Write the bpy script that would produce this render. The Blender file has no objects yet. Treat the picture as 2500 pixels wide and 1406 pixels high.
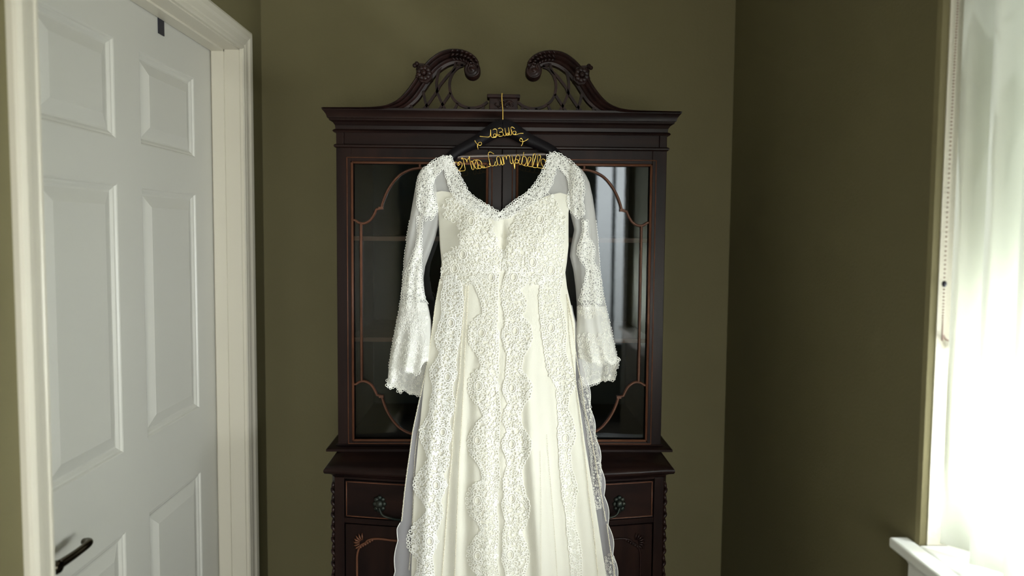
import bpy, bmesh, math, random
import numpy as np
from mathutils import Matrix, Vector

# ---------------------------------------------------------------- camera, world, lights
SC = bpy.context.scene
COL = SC.collection
EYE = np.array([0.0, 0.0, 1.5])
FPX, PCX, PCY = 1667.0, 1250.0, 663.0
PITCH, YAW, ROLL = 0.0574, 0.0204, 0.0082

def cam_basis():
    F = np.array([math.sin(YAW) * math.cos(PITCH), math.cos(YAW) * math.cos(PITCH), -math.sin(PITCH)])
    R = np.array([math.cos(YAW), -math.sin(YAW), 0.0])
    U = np.cross(R, F)
    return math.cos(ROLL) * R + math.sin(ROLL) * U, math.cos(ROLL) * U - math.sin(ROLL) * R, F
CR, CU, CF = cam_basis()

cam = bpy.data.cameras.new('camera')
camo = bpy.data.objects.new('camera', cam)
COL.objects.link(camo)
M = Matrix.Identity(4)
for i in range(3):
    M[i][0], M[i][1], M[i][2], M[i][3] = CR[i], CU[i], -CF[i], EYE[i]
camo.matrix_world = M
cam.sensor_width = 36.0
cam.lens = FPX / 2500 * 36.0
cam.shift_y = -(703 - PCY) / 2500
cam.clip_start = 0.02
cam.dof.use_dof = True
cam.dof.focus_distance = 1.72
cam.dof.aperture_fstop = 1.7
SC.camera = camo

SC.view_settings.view_transform = 'Standard'
SC.view_settings.look = 'None'
SC.view_settings.exposure = 0.0
SC.view_settings.gamma = 1.0
SC.view_settings.use_curve_mapping = False

W = bpy.data.worlds.new('overcast_sky')
SC.world = W
W.use_nodes = True
nt = W.node_tree
nt.nodes.clear()
wo = nt.nodes.new('ShaderNodeOutputWorld')
bg = nt.nodes.new('ShaderNodeBackground')
tc = nt.nodes.new('ShaderNodeTexCoord')
sp = nt.nodes.new('ShaderNodeSeparateXYZ')
mr = nt.nodes.new('ShaderNodeMapRange')
mr.inputs[1].default_value = -0.25
mr.inputs[2].default_value = 0.05
ms = nt.nodes.new('ShaderNodeMix'); ms.data_type = 'RGBA'
ms.inputs[6].default_value = (0.16, 0.17, 0.15, 1)
ms.inputs[7].default_value = (0.90, 0.97, 1.0, 1)
nt.links.new(tc.outputs['Generated'], sp.inputs[0])
nt.links.new(sp.outputs[2], mr.inputs[0])
nt.links.new(mr.outputs[0], ms.inputs[0])
nt.links.new(ms.outputs[2], bg.inputs[0])
bg.inputs[1].default_value = 8.0
nt.links.new(bg.outputs[0], wo.inputs[0])

def area_lamp(name, loc, normal, sx, sy, power, color=(0.9, 0.96, 1.0), portal=False):
    l = bpy.data.lights.new(name, 'AREA')
    l.shape = 'RECTANGLE'; l.size = sx; l.size_y = sy
    l.energy = power; l.color = color
    o = bpy.data.objects.new(name, l)
    COL.objects.link(o)
    o.location = loc
    o.rotation_euler = Vector(normal).to_track_quat('-Z', 'Y').to_euler()
    if portal:
        l.cycles.is_portal = True
    return o
area_lamp('window_daylight', (1.06, 0.39, 1.06), (-1, 0, -0.05), 1.60, 0.34, 70, (0.94, 0.98, 1.0))
area_lamp('rear_fill', (0.14, -2.10, 1.12), (0, 1, 0.0), 0.90, 1.05, 48, (1.0, 0.965, 0.89))  # added fill lamp behind the camera, brightens dress and back wall
area_lamp('patio_portal', (1.70, -2.03, 1.25), (0, 1, 0), 1.8, 1.5, 1, portal=True)

# ---------------------------------------------------------------- helpers
def P(px, py, Y):
    """pixel(s) of the photograph -> world point(s) on the plane y = Y"""
    px = np.asarray(px, float); py = np.asarray(py, float); Y = np.asarray(Y, float)
    px, py, Y = np.broadcast_arrays(px, py, Y)
    d = CF + np.multiply.outer((px - PCX) / FPX, CR) - np.multiply.outer((py - PCY) / FPX, CU)
    t = Y / d[..., 1]
    return EYE + d * t[..., None]

def tag(o, label=None, cat=None, group=None, kind=None):
    if label: o['label'] = label
    if cat: o['category'] = cat
    if group: o['group'] = group
    if kind: o['kind'] = kind
    return o

def empty(name, loc=(0, 0, 0)):
    o = bpy.data.objects.new(name, None)
    COL.objects.link(o)
    o.empty_display_size = 0.05
    o.location = loc
    return o

class MB:
    """collects geometry for ONE mesh object"""
    def __init__(s):
        s.v = []; s.f = []; s.n = 0
    def add(s, verts, faces):
        verts = np.asarray(verts, float).reshape(-1, 3)
        s.v.append(verts)
        if isinstance(faces, np.ndarray):
            s.f.extend((faces + s.n).tolist())
        else:
            n = s.n
            s.f.extend([[i + n for i in f] for f in faces])
        s.n += len(verts)
        return s
    def box(s, x0, x1, y0, y1, z0, z1):
        v = [(x, y, z) for x in (x0, x1) for y in (y0, y1) for z in (z0, z1)]
        return s.add(v, [(0, 1, 3, 2), (4, 6, 7, 5), (0, 4, 5, 1), (2, 3, 7, 6), (0, 2, 6, 4), (1, 5, 7, 3)])
    def tube(s, pts, r, n=8, closed=False, flat=1.0, cap=True, up=(0, 1, 0)):
        pts = np.asarray(pts, float)
        m = len(pts)
        r = np.broadcast_to(np.asarray(r, float), (m,))
        if closed:
            T = np.roll(pts, -1, 0) - np.roll(pts, 1, 0)
        else:
            T = np.gradient(pts, axis=0)
        T /= np.linalg.norm(T, axis=1)[:, None] + 1e-12
        up = np.asarray(up, float)
        A = np.cross(T, up)
        bad = np.linalg.norm(A, axis=1) < 1e-3
        A[bad] = np.cross(T[bad], [1, 0, 0.3])
        A /= np.linalg.norm(A, axis=1)[:, None] + 1e-12
        Bn = np.cross(A, T)
        a = np.arange(n) * 2 * math.pi / n + math.pi / n
        V = pts[:, None] + r[:, None, None] * (np.cos(a)[None, :, None] * A[:, None] + flat * np.sin(a)[None, :, None] * Bn[:, None])
        k = m if closed else m - 1
        i = np.arange(k)[:, None]; j = np.arange(n)[None, :]
        i2 = (i + 1) % m; j2 = (j + 1) % n
        Fq = np.stack([i * n + j, i * n + j2, i2 * n + j2, i2 * n + j], -1).reshape(-1, 4)
        base = s.n
        s.add(V.reshape(-1, 3), Fq)
        if cap and not closed:
            s.f.append([base + q for q in range(n)][::-1])
            s.f.append([base + (m - 1) * n + q for q in range(n)])
        return s
    def grid(s, G, thick=None):
        """G: rows x cols x 3"""
        R_, C_ = G.shape[:2]
        i = np.arange(R_ - 1)[:, None]; j = np.arange(C_ - 1)[None, :]
        Fq = np.stack([i * C_ + j, i * C_ + j + 1, (i + 1) * C_ + j + 1, (i + 1) * C_ + j], -1).reshape(-1, 4)
        if thick is None:
            return s.add(G.reshape(-1, 3), Fq)
        Bk = G + np.array([0, thick, 0])
        n = R_ * C_
        edge = [q for q in range(C_)] + [r * C_ + C_ - 1 for r in range(1, R_)] + \
               [(R_ - 1) * C_ + q for q in range(C_ - 2, -1, -1)] + [r * C_ for r in range(R_ - 2, 0, -1)]
        F2 = [list(q) for q in Fq] + [[a + n for a in q][::-1] for q in Fq.tolist()]
        for a, b in zip(edge, edge[1:] + edge[:1]):
            F2.append([b, a, a + n, b + n])
        return s.add(np.concatenate([G.reshape(-1, 3), Bk.reshape(-1, 3)]), F2)
    def prism(s, pts2, y0, y1):
        """polygon in x,z extruded along y"""
        n = len(pts2)
        v = [(p[0], y0, p[1]) for p in pts2] + [(p[0], y1, p[1]) for p in pts2]
        f = [list(range(n)), list(range(2 * n - 1, n - 1, -1))]
        for i in range(n):
            j = (i + 1) % n
            f.append([j, i, i + n, j + n])
        return s.add(v, f)
    def ball(s, c, r, seg=10, rings=6, scale=(1, 1, 1)):
        V = [(0, 0, 1)]
        for a in range(1, rings):
            th = math.pi * a / rings
            for b in range(seg):
                ph = 2 * math.pi * b / seg
                V.append((math.sin(th) * math.cos(ph), math.sin(th) * math.sin(ph), math.cos(th)))
        V.append((0, 0, -1))
        f = []
        for b in range(seg):
            f.append([0, 1 + b, 1 + (b + 1) % seg])
            f.append([len(V) - 1, 1 + (rings - 2) * seg + (b + 1) % seg, 1 + (rings - 2) * seg + b])
        for a in range(rings - 2):
            for b in range(seg):
                p0 = 1 + a * seg + b; p1 = 1 + a * seg + (b + 1) % seg
                f.append([p0, p0 + seg, p1 + seg, p1])
        V = np.array(V) * r * np.array(scale) + np.array(c)
        return s.add(V, f)
    def build(s, name, mat, parent=None, smooth=False, bevel=0, kind=None, recalc=False, angle=None):
        me = bpy.data.meshes.new(name)
        V = np.concatenate(s.v)
        me.from_pydata(V.tolist(), [], s.f)
        me.materials.append(mat)
        if recalc:
            bm = bmesh.new(); bm.from_mesh(me)
            bmesh.ops.recalc_face_normals(bm, faces=bm.faces)
            bm.to_mesh(me); bm.free()
        if smooth:
            me.polygons.foreach_set('use_smooth', [True] * len(me.polygons))
            if angle:
                me.set_sharp_from_angle(angle=math.radians(angle))
        me.update()
        o = bpy.data.objects.new(name, me)
        COL.objects.link(o)
        if parent is not None:
            o.parent = parent
            if parent.type == 'EMPTY':
                o.matrix_parent_inverse = Matrix.Translation(-Vector(parent.location))
        if bevel:
            b = o.modifiers.new('bevel', 'BEVEL')
            b.width = bevel; b.segments = 2; b.limit_method = 'ANGLE'; b.angle_limit = math.radians(35)
        if kind: o['kind'] = kind
        return o

def spline(pts, n=60, closed=False):
    """Catmull-Rom through points of any dimension"""
    pts = np.asarray(pts, float)
    m = len(pts)
    if closed:
        Q = np.concatenate([pts[-1:], pts, pts[:2]]); segs = m
    else:
        Q = np.concatenate([2 * pts[:1] - pts[1:2], pts, 2 * pts[-1:] - pts[-2:-1]]); segs = m - 1
    u = np.linspace(0, segs, n, endpoint=not closed)
    k = np.minimum(u.astype(int), segs - 1); t = (u - k)[:, None]
    a, b, c, d = Q[k], Q[k + 1], Q[k + 2], Q[k + 3]
    return 0.5 * (2 * b + (c - a) * t + (2 * a - 5 * b + 4 * c - d) * t * t + (3 * b - a - 3 * c + d) * t ** 3)

# ---------------------------------------------------------------- materials
def mat(name, color, rough=0.5, metal=0.0, spec=0.5, bump=None, var=None, coat=0.0, sheen=0.0):
    """bump=(scale, strength, distance); var=(scale, color2, stretch)"""
    m = bpy.data.materials.new(name); m.use_nodes = True
    t = m.node_tree; b = t.nodes['Principled BSDF']
    b.inputs['Base Color'].default_value = (*color, 1)
    b.inputs['Roughness'].default_value = rough
    b.inputs['Metallic'].default_value = metal
    b.inputs['Specular IOR Level'].default_value = spec
    b.inputs['Coat Weight'].default_value = coat
    b.inputs['Coat Roughness'].default_value = 0.15
    b.inputs['Sheen Weight'].default_value = sheen
    c = t.nodes.new('ShaderNodeTexCoord')
    if var:
        mp = t.nodes.new('ShaderNodeMapping'); mp.inputs['Scale'].default_value = var[2]
        nz = t.nodes.new('ShaderNodeTexNoise'); nz.inputs['Scale'].default_value = var[0]
        nz.inputs['Detail'].default_value = 6
        rp = t.nodes.new('ShaderNodeValToRGB')
        rp.color_ramp.elements[0].position = 0.35; rp.color_ramp.elements[1].position = 0.68
        rp.color_ramp.elements[0].color = (*color, 1); rp.color_ramp.elements[1].color = (*var[1], 1)
        t.links.new(c.outputs['Object'], mp.inputs[0]); t.links.new(mp.outputs[0], nz.inputs[0])
        t.links.new(nz.outputs[0], rp.inputs[0]); t.links.new(rp.outputs[0], b.inputs['Base Color'])
    if bump:
        nz2 = t.nodes.new('ShaderNodeTexNoise'); nz2.inputs['Scale'].default_value = bump[0]
        nz2.inputs['Detail'].default_value = 4
        bp = t.nodes.new('ShaderNodeBump'); bp.inputs['Strength'].default_value = bump[1]
        bp.inputs['Distance'].default_value = bump[2]
        t.links.new(c.outputs['Object'], nz2.inputs[0]); t.links.new(nz2.outputs[0], bp.inputs['Height'])
        t.links.new(bp.outputs[0], b.inputs['Normal'])
    return m

M_WALL = mat('olive_paint', (0.138, 0.119, 0.053), 0.75, bump=(160, 0.35, 0.0015), var=(3, (0.150, 0.130, 0.059), (1, 1, 1)))
M_CEIL = mat('ceiling_paint', (0.85, 0.83, 0.74), 0.9, bump=(90, 0.3, 0.002))
M_FLOOR = mat('carpet', (0.07, 0.06, 0.045), 0.95, bump=(400, 0.6, 0.004))
M_DOOR = mat('white_door_paint', (0.56, 0.545, 0.485), 0.38, bump=(220, 0.12, 0.0006))
M_TRIM = mat('white_trim_paint', (0.60, 0.56, 0.46), 0.35)
M_LIT_REVEAL = mat('lit_reveal_paint', (0.50, 0.47, 0.38), 0.8, bump=(160, 0.5, 0.003))  # window light on the olive reveal, put into a paler base colour
M_SILL = mat('sill_paint', (0.8, 0.8, 0.76), 0.35)
M_WOOD = mat('mahogany', (0.0072, 0.0038, 0.0036), 0.33, spec=0.15, bump=(300, 0.1, 0.0004), var=(5, (0.017, 0.0078, 0.006), (6, 6, 0.8)), coat=0.0)
M_WOODH = mat('mahogany_rail', (0.0072, 0.0038, 0.0036), 0.33, spec=0.15, bump=(300, 0.1, 0.0004), var=(5, (0.017, 0.0078, 0.006), (0.8, 6, 6)), coat=0.0)
M_MUNT = mat('mahogany_muntin', (0.085, 0.034, 0.018), 0.4, var=(30, (0.12, 0.048, 0.026), (1, 1, 1)), coat=0.0, spec=0.2)
M_CARVE = mat('mahogany_carving', (0.009, 0.0045, 0.004), 0.38, var=(40, (0.022, 0.009, 0.007), (1, 1, 1)), coat=0.0, spec=0.2)
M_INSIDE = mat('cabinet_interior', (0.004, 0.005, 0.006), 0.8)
M_BRASS_OLD = mat('dark_brass', (0.035, 0.036, 0.028), 0.45, metal=0.8, var=(60, (0.012, 0.02, 0.018), (1, 1, 1)))
M_BRONZE = mat('bronze_lever', (0.10, 0.085, 0.06), 0.22, metal=1.0)
M_HOOK = mat('black_steel', (0.012, 0.012, 0.022), 0.4)
M_GOLD = mat('gold_wire', (0.95, 0.64, 0.15), 0.36, metal=0.7)
M_HANG = mat('black_hanger', (0.005, 0.004, 0.005), 0.5, spec=0.12)
M_BAR = mat('hanger_bar', (0.10, 0.075, 0.065), 0.22, spec=0.7)
M_DARKFRAME = mat('patio_frame', (0.012, 0.028, 0.022), 0.5)
M_CHAIN = mat('bead_chain', (0.20, 0.13, 0.10), 0.4)
M_SATIN = mat('ivory_satin', (0.72, 0.70, 0.605), 0.6, spec=0.3, bump=(700, 0.5, 0.0008), sheen=0.2)
M_LACE = mat('white_lace_cord', (0.93, 0.92, 0.87), 0.7, spec=0.2, sheen=0.2)
M_LACEI = mat('ivory_lace_cord', (0.93, 0.915, 0.84), 0.7, spec=0.2, sheen=0.2)
M_PEARL = mat('pearl', (0.86, 0.80, 0.64), 0.22, spec=0.7, coat=0.4)

def sheer(name, color, alpha, holes=None, trans=0.3):
    """translucent cloth; holes = voronoi scale of an open net"""
    m = bpy.data.materials.new(name); m.use_nodes = True
    t = m.node_tree; t.nodes.clear()
    out = t.nodes.new('ShaderNodeOutputMaterial')
    tr = t.nodes.new('ShaderNodeBsdfTransparent')
    df = t.nodes.new('ShaderNodeBsdfDiffuse'); df.inputs[0].default_value = (*color, 1)
    tl = t.nodes.new('ShaderNodeBsdfTranslucent'); tl.inputs[0].default_value = (*color, 1)
    m1 = t.nodes.new('ShaderNodeMixShader'); m1.inputs[0].default_value = trans
    m2 = t.nodes.new('ShaderNodeMixShader'); m2.inputs[0].default_value = alpha
    t.links.new(df.outputs[0], m1.inputs[1]); t.links.new(tl.outputs[0], m1.inputs[2])
    t.links.new(tr.outputs[0], m2.inputs[1]); t.links.new(m1.outputs[0], m2.inputs[2])
    t.links.new(m2.outputs[0], out.inputs[0])
    if holes:
        c = t.nodes.new('ShaderNodeTexCoord')
        mp = t.nodes.new('ShaderNodeMapping'); mp.inputs['Scale'].default_value = (1, 0.05, 1)
        nz = t.nodes.new('ShaderNodeTexNoise'); nz.inputs['Scale'].default_value = 60
        va = t.nodes.new('ShaderNodeMixRGB'); va.inputs[0].default_value = 0.012
        v = t.nodes.new('ShaderNodeTexVoronoi'); v.feature = 'DISTANCE_TO_EDGE'; v.inputs['Scale'].default_value = holes
        r = t.nodes.new('ShaderNodeMapRange')
        r.inputs[1].default_value = 0.13; r.inputs[2].default_value = 0.22
        r.inputs[3].default_value = 0.97; r.inputs[4].default_value = alpha
        t.links.new(c.outputs['Object'], mp.inputs[0]); t.links.new(mp.outputs[0], va.inputs[1])
        t.links.new(mp.outputs[0], nz.inputs[0]); t.links.new(nz.outputs[1], va.inputs[2])
        t.links.new(va.outputs[0], v.inputs[0])
        t.links.new(v.outputs[0], r.inputs[0]); t.links.new(r.outputs[0], m2.inputs[0])
    return m
M_ORG = sheer('organza', (0.84, 0.83, 0.80), 0.50)
M_ORG2 = sheer('organza_overskirt', (0.82, 0.80, 0.82), 0.40)
M_CUFF = sheer('lined_cuff_cloth', (0.88, 0.87, 0.82), 0.93)
M_NET = sheer('lace_net', (0.90, 0.89, 0.83), 0.12, holes=170)
M_SLAT = sheer('blind_vane', (0.86, 0.87, 0.80), 1.0, trans=0.45)

def glass(name, ior, tint=(0.93, 0.97, 0.96)):
    m = bpy.data.materials.new(name); m.use_nodes = True
    t = m.node_tree; t.nodes.clear()
    out = t.nodes.new('ShaderNodeOutputMaterial')
    tr = t.nodes.new('ShaderNodeBsdfTransparent'); tr.inputs[0].default_value = (*tint, 1)
    gl = t.nodes.new('ShaderNodeBsdfGlossy'); gl.inputs['Roughness'].default_value = 0.02
    fr = t.nodes.new('ShaderNodeFresnel'); fr.inputs[0].default_value = ior
    mx = t.nodes.new('ShaderNodeMixShader')
    ge = t.nodes.new('ShaderNodeNewGeometry')      # no total reflection on the way out of the thin pane
    sb = t.nodes.new('ShaderNodeMath'); sb.operation = 'SUBTRACT'; sb.inputs[0].default_value = 1.0
    ml = t.nodes.new('ShaderNodeMath'); ml.operation = 'MULTIPLY'
    t.links.new(ge.outputs['Backfacing'], sb.inputs[1])
    t.links.new(fr.outputs[0], ml.inputs[0]); t.links.new(sb.outputs[0], ml.inputs[1])
    t.links.new(ml.outputs[0], mx.inputs[0]); t.links.new(tr.outputs[0], mx.inputs[1])
    t.links.new(gl.outputs[0], mx.inputs[2]); t.links.new(mx.outputs[0], out.inputs[0])
    return m
M_GLASS = glass('cabinet_glass', 1.78, (0.80, 0.86, 0.86))
M_WGLASS = glass('window_glass', 1.45, (0.97, 0.98, 0.98))

# ---------------------------------------------------------------- room shell
XL, XR, YB, ZC, YRW = -0.775, 0.774, 2.274, 2.60, -1.9
def struct(name, mb, m, **k):
    o = mb.build(name, m, **k); o['kind'] = 'structure'; return o
DY0, DY1, DZ = 1.175, 2.080, 2.035           # door opening
b = MB()
b.box(XL - 0.14, XL, YRW - 0.1, DY0 - 0.02, 0, ZC).box(XL - 0.14, XL, DY1 + 0.02, YB + 0.1, 0, ZC).box(XL - 0.14, XL, DY0 - 0.02, DY1 + 0.02, DZ + 0.02, ZC)
struct('wall_left', b, M_WALL)
b = MB().box(XL, XR, YB, YB + 0.1, 0, ZC)
struct('wall_back', b, M_WALL)
WY0, WY1, WZ0, WZ1 = -0.42, 1.205, 0.935, 2.00      # window opening in the right wall
b = MB()
b.box(XR, XR + 0.17, WY1, YB + 0.1, 0, ZC).box(XR, XR + 0.17, -0.55, WY0, 0, ZC)
b.box(XR, XR + 0.17, WY0, WY1, 0, WZ0 - 0.02).box(XR, XR + 0.17, WY0, WY1, WZ1, ZC)
struct('wall_right', b, M_WALL, bevel=0.012)
b = MB().box(XR + 0.17, 2.9, -0.67, -0.55, 0, ZC)
struct('wall_nook', b, M_WALL)
b = MB().box(2.9, 3.0, YRW - 0.1, -0.55, 0, ZC)
struct('wall_side', b, M_WALL)
PX0, PX1, PZ0, PZ1 = 0.79, 2.55, 0.55, 2.10          # patio window in the rear wall
b = MB()
QX0, QX1, QZ0, QZ1 = -0.31, 0.58, 0.60, 1.64          # unseen window added behind the camera for the frontal fill
b.box(XL, QX0, YRW - 0.1, YRW, 0, ZC).box(QX1, PX0, YRW - 0.1, YRW, 0, ZC).box(PX1, 2.9, YRW - 0.1, YRW, 0, ZC)
b.box(QX0, QX1, YRW - 0.1, YRW, 0, QZ0).box(QX0, QX1, YRW - 0.1, YRW, QZ1, ZC)
b.box(PX0, PX1, YRW - 0.1, YRW, 0, PZ0).box(PX0, PX1, YRW - 0.1, YRW, PZ1, ZC)
struct('wall_rear', b, M_WALL)
struct('floor', MB().box(XL - 0.14, 3.0, YRW - 0.1, YB + 0.1, -0.05, 0), M_FLOOR)
struct('ceiling', MB().box(XL - 0.14, 3.0, YRW - 0.1, YB + 0.1, ZC, ZC + 0.05), M_CEIL)

# rear window with dark mullions
wf = MB()
for x in (PX0, 0.938, 1.052, 1.21, 1.75, PX1 - 0.05):
    wd = {PX0: 0.012, 0.938: 0.020, 1.052: 0.070}.get(x, 0.05)
    wf.box(x, x + wd, YRW - 0.08, YRW - 0.02, PZ0, PZ1)
wf.box(PX0, PX1, YRW - 0.08, YRW - 0.02, PZ0, PZ0 + 0.04).box(PX0, PX1, YRW - 0.08, YRW - 0.02, PZ1 - 0.04, PZ1)
w2 = struct('window_2', wf, M_DARKFRAME)
MB().box(PX0, PX1, YRW - 0.052, YRW - 0.048, PZ0, PZ1).build('window_pane', M_WGLASS, w2)

w3 = MB()
w3.box(QX0, QX0 + 0.04, YRW - 0.08, YRW - 0.03, QZ0, QZ1).box(QX1 - 0.04, QX1, YRW - 0.08, YRW - 0.03, QZ0, QZ1)
w3.box(QX0, QX1, YRW - 0.08, YRW - 0.03, QZ0, QZ0 + 0.04).box(QX0, QX1, YRW - 0.08, YRW - 0.03, QZ1 - 0.04, QZ1)
w3 = struct('added_fill_window', w3, M_SILL)  # frame of the added opening in front of the fill lamp
MB().box(QX0, QX1, YRW - 0.052, YRW - 0.048, QZ0, QZ1).build('window_pane', M_WGLASS, w3)
# baseboards
bbp = [(0, 0), (0.012, 0), (0.012, 0.07), (0.006, 0.085), (0, 0.09)]
def baseboard(name, p0, p1, nrm):
    v = []
    for p in (p0, p1):
        for o, z in bbp:
            v.append((p[0] + nrm[0] * o, p[1] + nrm[1] * o, z))
    n = len(bbp)
    f = [[i, (i + 1) % n, (i + 1) % n + n, i + n] for i in range(n)] + [list(range(n)), list(range(n, 2 * n))]
    struct(name, MB().add(v, f), M_TRIM, recalc=True)
baseboard('baseboard_left', (XL, YRW), (XL, DY0 - 0.09), (1, 0))
baseboard('baseboard_left.001', (XL, DY1 + 0.09), (XL, YB), (1, 0))
baseboard('baseboard_back', (XL, YB), (XR, YB), (0, -1))
baseboard('baseboard_right', (XR, -0.55), (XR, YB), (-1, 0))

# ---------------------------------------------------------------- six panel door on the left
XD = -0.8585
cols = [(1.292, 1.563), (1.669, 1.964)]
rows = [(0.235, 0.800), (0.987, 1.602), (1.703, 1.925)]
b = MB()
T = 0.035
b.box(XD - T, XD, DY0 + 0.003, cols[0][0], 0.008, DZ - 0.004)
b.box(XD - T, XD, cols[0][1], cols[1][0], 0.008, DZ - 0.004)
b.box(XD - T, XD, cols[1][1], DY1 - 0.004, 0.008, DZ - 0.004)
zs = [0.008] + [z for r in rows for z in r] + [DZ - 0.004]
for c0, c1 in cols:
    for k in range(0, len(zs), 2):
        b.box(XD - T, XD, c0, c1, zs[k], zs[k + 1])
door = struct('door_1', b, M_DOOR)
for c0, c1 in cols:
    for z0, z1 in rows:
        b = MB()
        prof = [(0, 0), (0.003, -0.001), (0.006, -0.0045), (0.010, -0.0055), (0.016, -0.0095), (0.020, -0.0095), (0.046, -0.0015), (0.048, -0.0008)]
        V = []
        for o, d in prof:
            V += [(XD + d, c0 + o, z0 + o), (XD + d, c1 - o, z0 + o), (XD + d, c1 - o, z1 - o), (XD + d, c0 + o, z1 - o)]
        F_ = []
        for k in range(len(prof) - 1):
            for i in range(4):
                j = (i + 1) % 4
                F_.append([4 * k + i, 4 * k + j, 4 * k + 4 + j, 4 * k + 4 + i])
        F_.append([4 * (len(prof) - 1) + i for i in range(4)])
        nb = len(V)
        V += [(XD - 0.03, c0, z0), (XD - 0.03, c1, z0), (XD - 0.03, c1, z1), (XD - 0.03, c0, z1)]
        F_.append([nb + 3, nb + 2, nb + 1, nb])
        for i in range(4):
            j = (i + 1) % 4
            F_.append([j, i, nb + i, nb + j])
        b.add(V, F_)
        b.build('door_panel', M_DOOR, door)
# lever handle
hz, hy = 0.880, 1.236
b = MB()
a = np.linspace(0, 2 * math.pi, 25)[:-1]
prof = [(0.0, 0.033), (0.004, 0.033), (0.008, 0.028), (0.009, 0.016), (0.022, 0.012), (0.045, 0.011), (0.056, 0.013), (0.060, 0.010), (0.061, 0.001)]
G = np.array([[(XD + o, hy + r * math.cos(t), hz + r * math.sin(t)) for t in np.append(a, a[0])] for o, r in prof])
b.grid(G)
lv = b.build('door_handle', M_BRONZE, door, smooth=True, angle=40)
lp = spline([(XD + 0.050, hy - 0.004, hz), (XD + 0.052, hy + 0.015, hz), (XD + 0.056, hy + 0.045, hz + 0.001), (XD + 0.060, hy + 0.075, hz + 0.004), (XD + 0.056, hy + 0.093, hz + 0.004), (XD + 0.042, hy + 0.100, hz + 0.002)], 24)
MB().tube(lp, np.interp(np.linspace(0, 1, 24), [0, 0.15, 0.5, 0.85, 1], [0.010, 0.009, 0.0075, 0.0078, 0.0065]), 12, up=(0, 0, 1)).build('lever', M_BRONZE, lv, smooth=True)
# jamb and stop (behind the door there is a rebate)
b = MB()
for y0, y1, s in ((DY1, DY1 + 0.02, -1), (DY0 - 0.02, DY0, 1)):
    b.box(XL - 0.14, XL + 0.0, y0, y1, 0, DZ + 0.02)
b.box(XL - 0.14, XL, DY0 - 0.02, DY1 + 0.02, DZ, DZ + 0.02)
b.box(XL - 0.14, XD - T - 0.002, DY1 - 0.012, DY1, 0, DZ).box(XL - 0.14, XD - T - 0.002, DY0, DY0 + 0.012, 0, DZ)
b.box(XL - 0.14, XD - T - 0.002, DY0, DY1, DZ - 0.012, DZ)
# stop strip in front of the door, seen as a slight step on the jamb
b.box(XD + 0.004, XD + 0.040, DY1 - 0.006, DY1, 0, DZ).box(XD + 0.004, XD + 0.040, DY0 + 0.012, DY1, DZ - 0.006, DZ)
struct('trim_1', b, M_TRIM)
# moulded casing, mitred round three sides
cp = [(0.004, 0.0), (0.004, 0.008), (0.008, 0.0115), (0.014, 0.012), (0.017, 0.009), (0.021, 0.012), (0.036, 0.0135), (0.044, 0.018), (0.058, 0.0195), (0.066, 0.016), (0.068, 0.010), (0.068, 0.0)]
V = []
for o, d in cp:
    V += [(XL + d, DY0 - o, 0.0), (XL + d, DY0 - o, DZ + o), (XL + d, DY1 + o, DZ + o), (XL + d, DY1 + o, 0.0)]
F_ = [[4 * k + i, 4 * k + i + 1, 4 * k + 5 + i, 4 * k + 4 + i] for k in range(len(cp) - 1) for i in range(3)]
struct('trim_2', MB().add(V, F_), M_TRIM, recalc=True)
# hook over the top of the door
b = MB()
b.box(XD + 0.0005, XD + 0.003, 1.763, 1.792, 1.992, DZ + 0.0).box(XD - 0.02, XD + 0.003, 1.763, 1.792, DZ - 0.0025, DZ - 0.0005)
tag(b.build('door_hook', M_HOOK), 'small black metal strap hooked over the top of the white door', 'hook')

# ---------------------------------------------------------------- window on the right
b = MB()
b.box(XR + 0.115, XR + 0.16, WY0, WY0 + 0.05, WZ0, WZ1).box(XR + 0.115, XR + 0.16, WY1 - 0.05, WY1, WZ0, WZ1)
b.box(XR + 0.115, XR + 0.16, WY0, WY1, WZ0, WZ0 + 0.05).box(XR + 0.115, XR + 0.16, WY0, WY1, WZ1 - 0.05, WZ1)
win = struct('window_1', b, M_SILL, bevel=0.002)
MB().box(XR + 0.135, XR + 0.139, WY0, WY1, WZ0, WZ1).build('window_pane', M_WGLASS, win)
# sill board with horns, apron moulding underneath
b = MB()
b.box(XR, XR + 0.118, WY0 + 0.001, WY1 - 0.001, WZ0 - 0.02, WZ0)
b.box(XR - 0.036, XR, WY0 - 0.04, WY1 + 0.034, WZ0 - 0.02, WZ0)
sill = struct('window_sill', b, M_SILL, bevel=0.004)
V = []
ap = [(0.0, 0.0), (0.024, 0.0), (0.022, -0.006), (0.012, -0.018), (0.010, -0.022), (0.010, -0.058), (0.004, -0.064), (0.0, -0.064)]
for o, z in ap:
    V += [(XR - o, WY0 - 0.02, WZ0 - 0.02 + z), (XR - o, WY1 + 0.008 + 0.4 * o, WZ0 - 0.02 + z)]
n = len(ap)
F_ = [[2 * i, 2 * i + 1, (2 * i + 3) % (2 * n), (2 * i + 2) % (2 * n)] for i in range(n)] + [[2 * i for i in range(n)], [2 * i + 1 for i in range(n)]]
MB().add(V, F_).build('sill_apron', M_SILL, sill, recalc=True)

MB().box(XR + 0.014, XR + 0.116, WY1 - 0.0025, WY1 + 0.001, WZ0, WZ1).build('lit_reveal_skin', M_LIT_REVEAL, win)  # thin pale skin over the olive jamb, stands for its bright lighting
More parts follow.
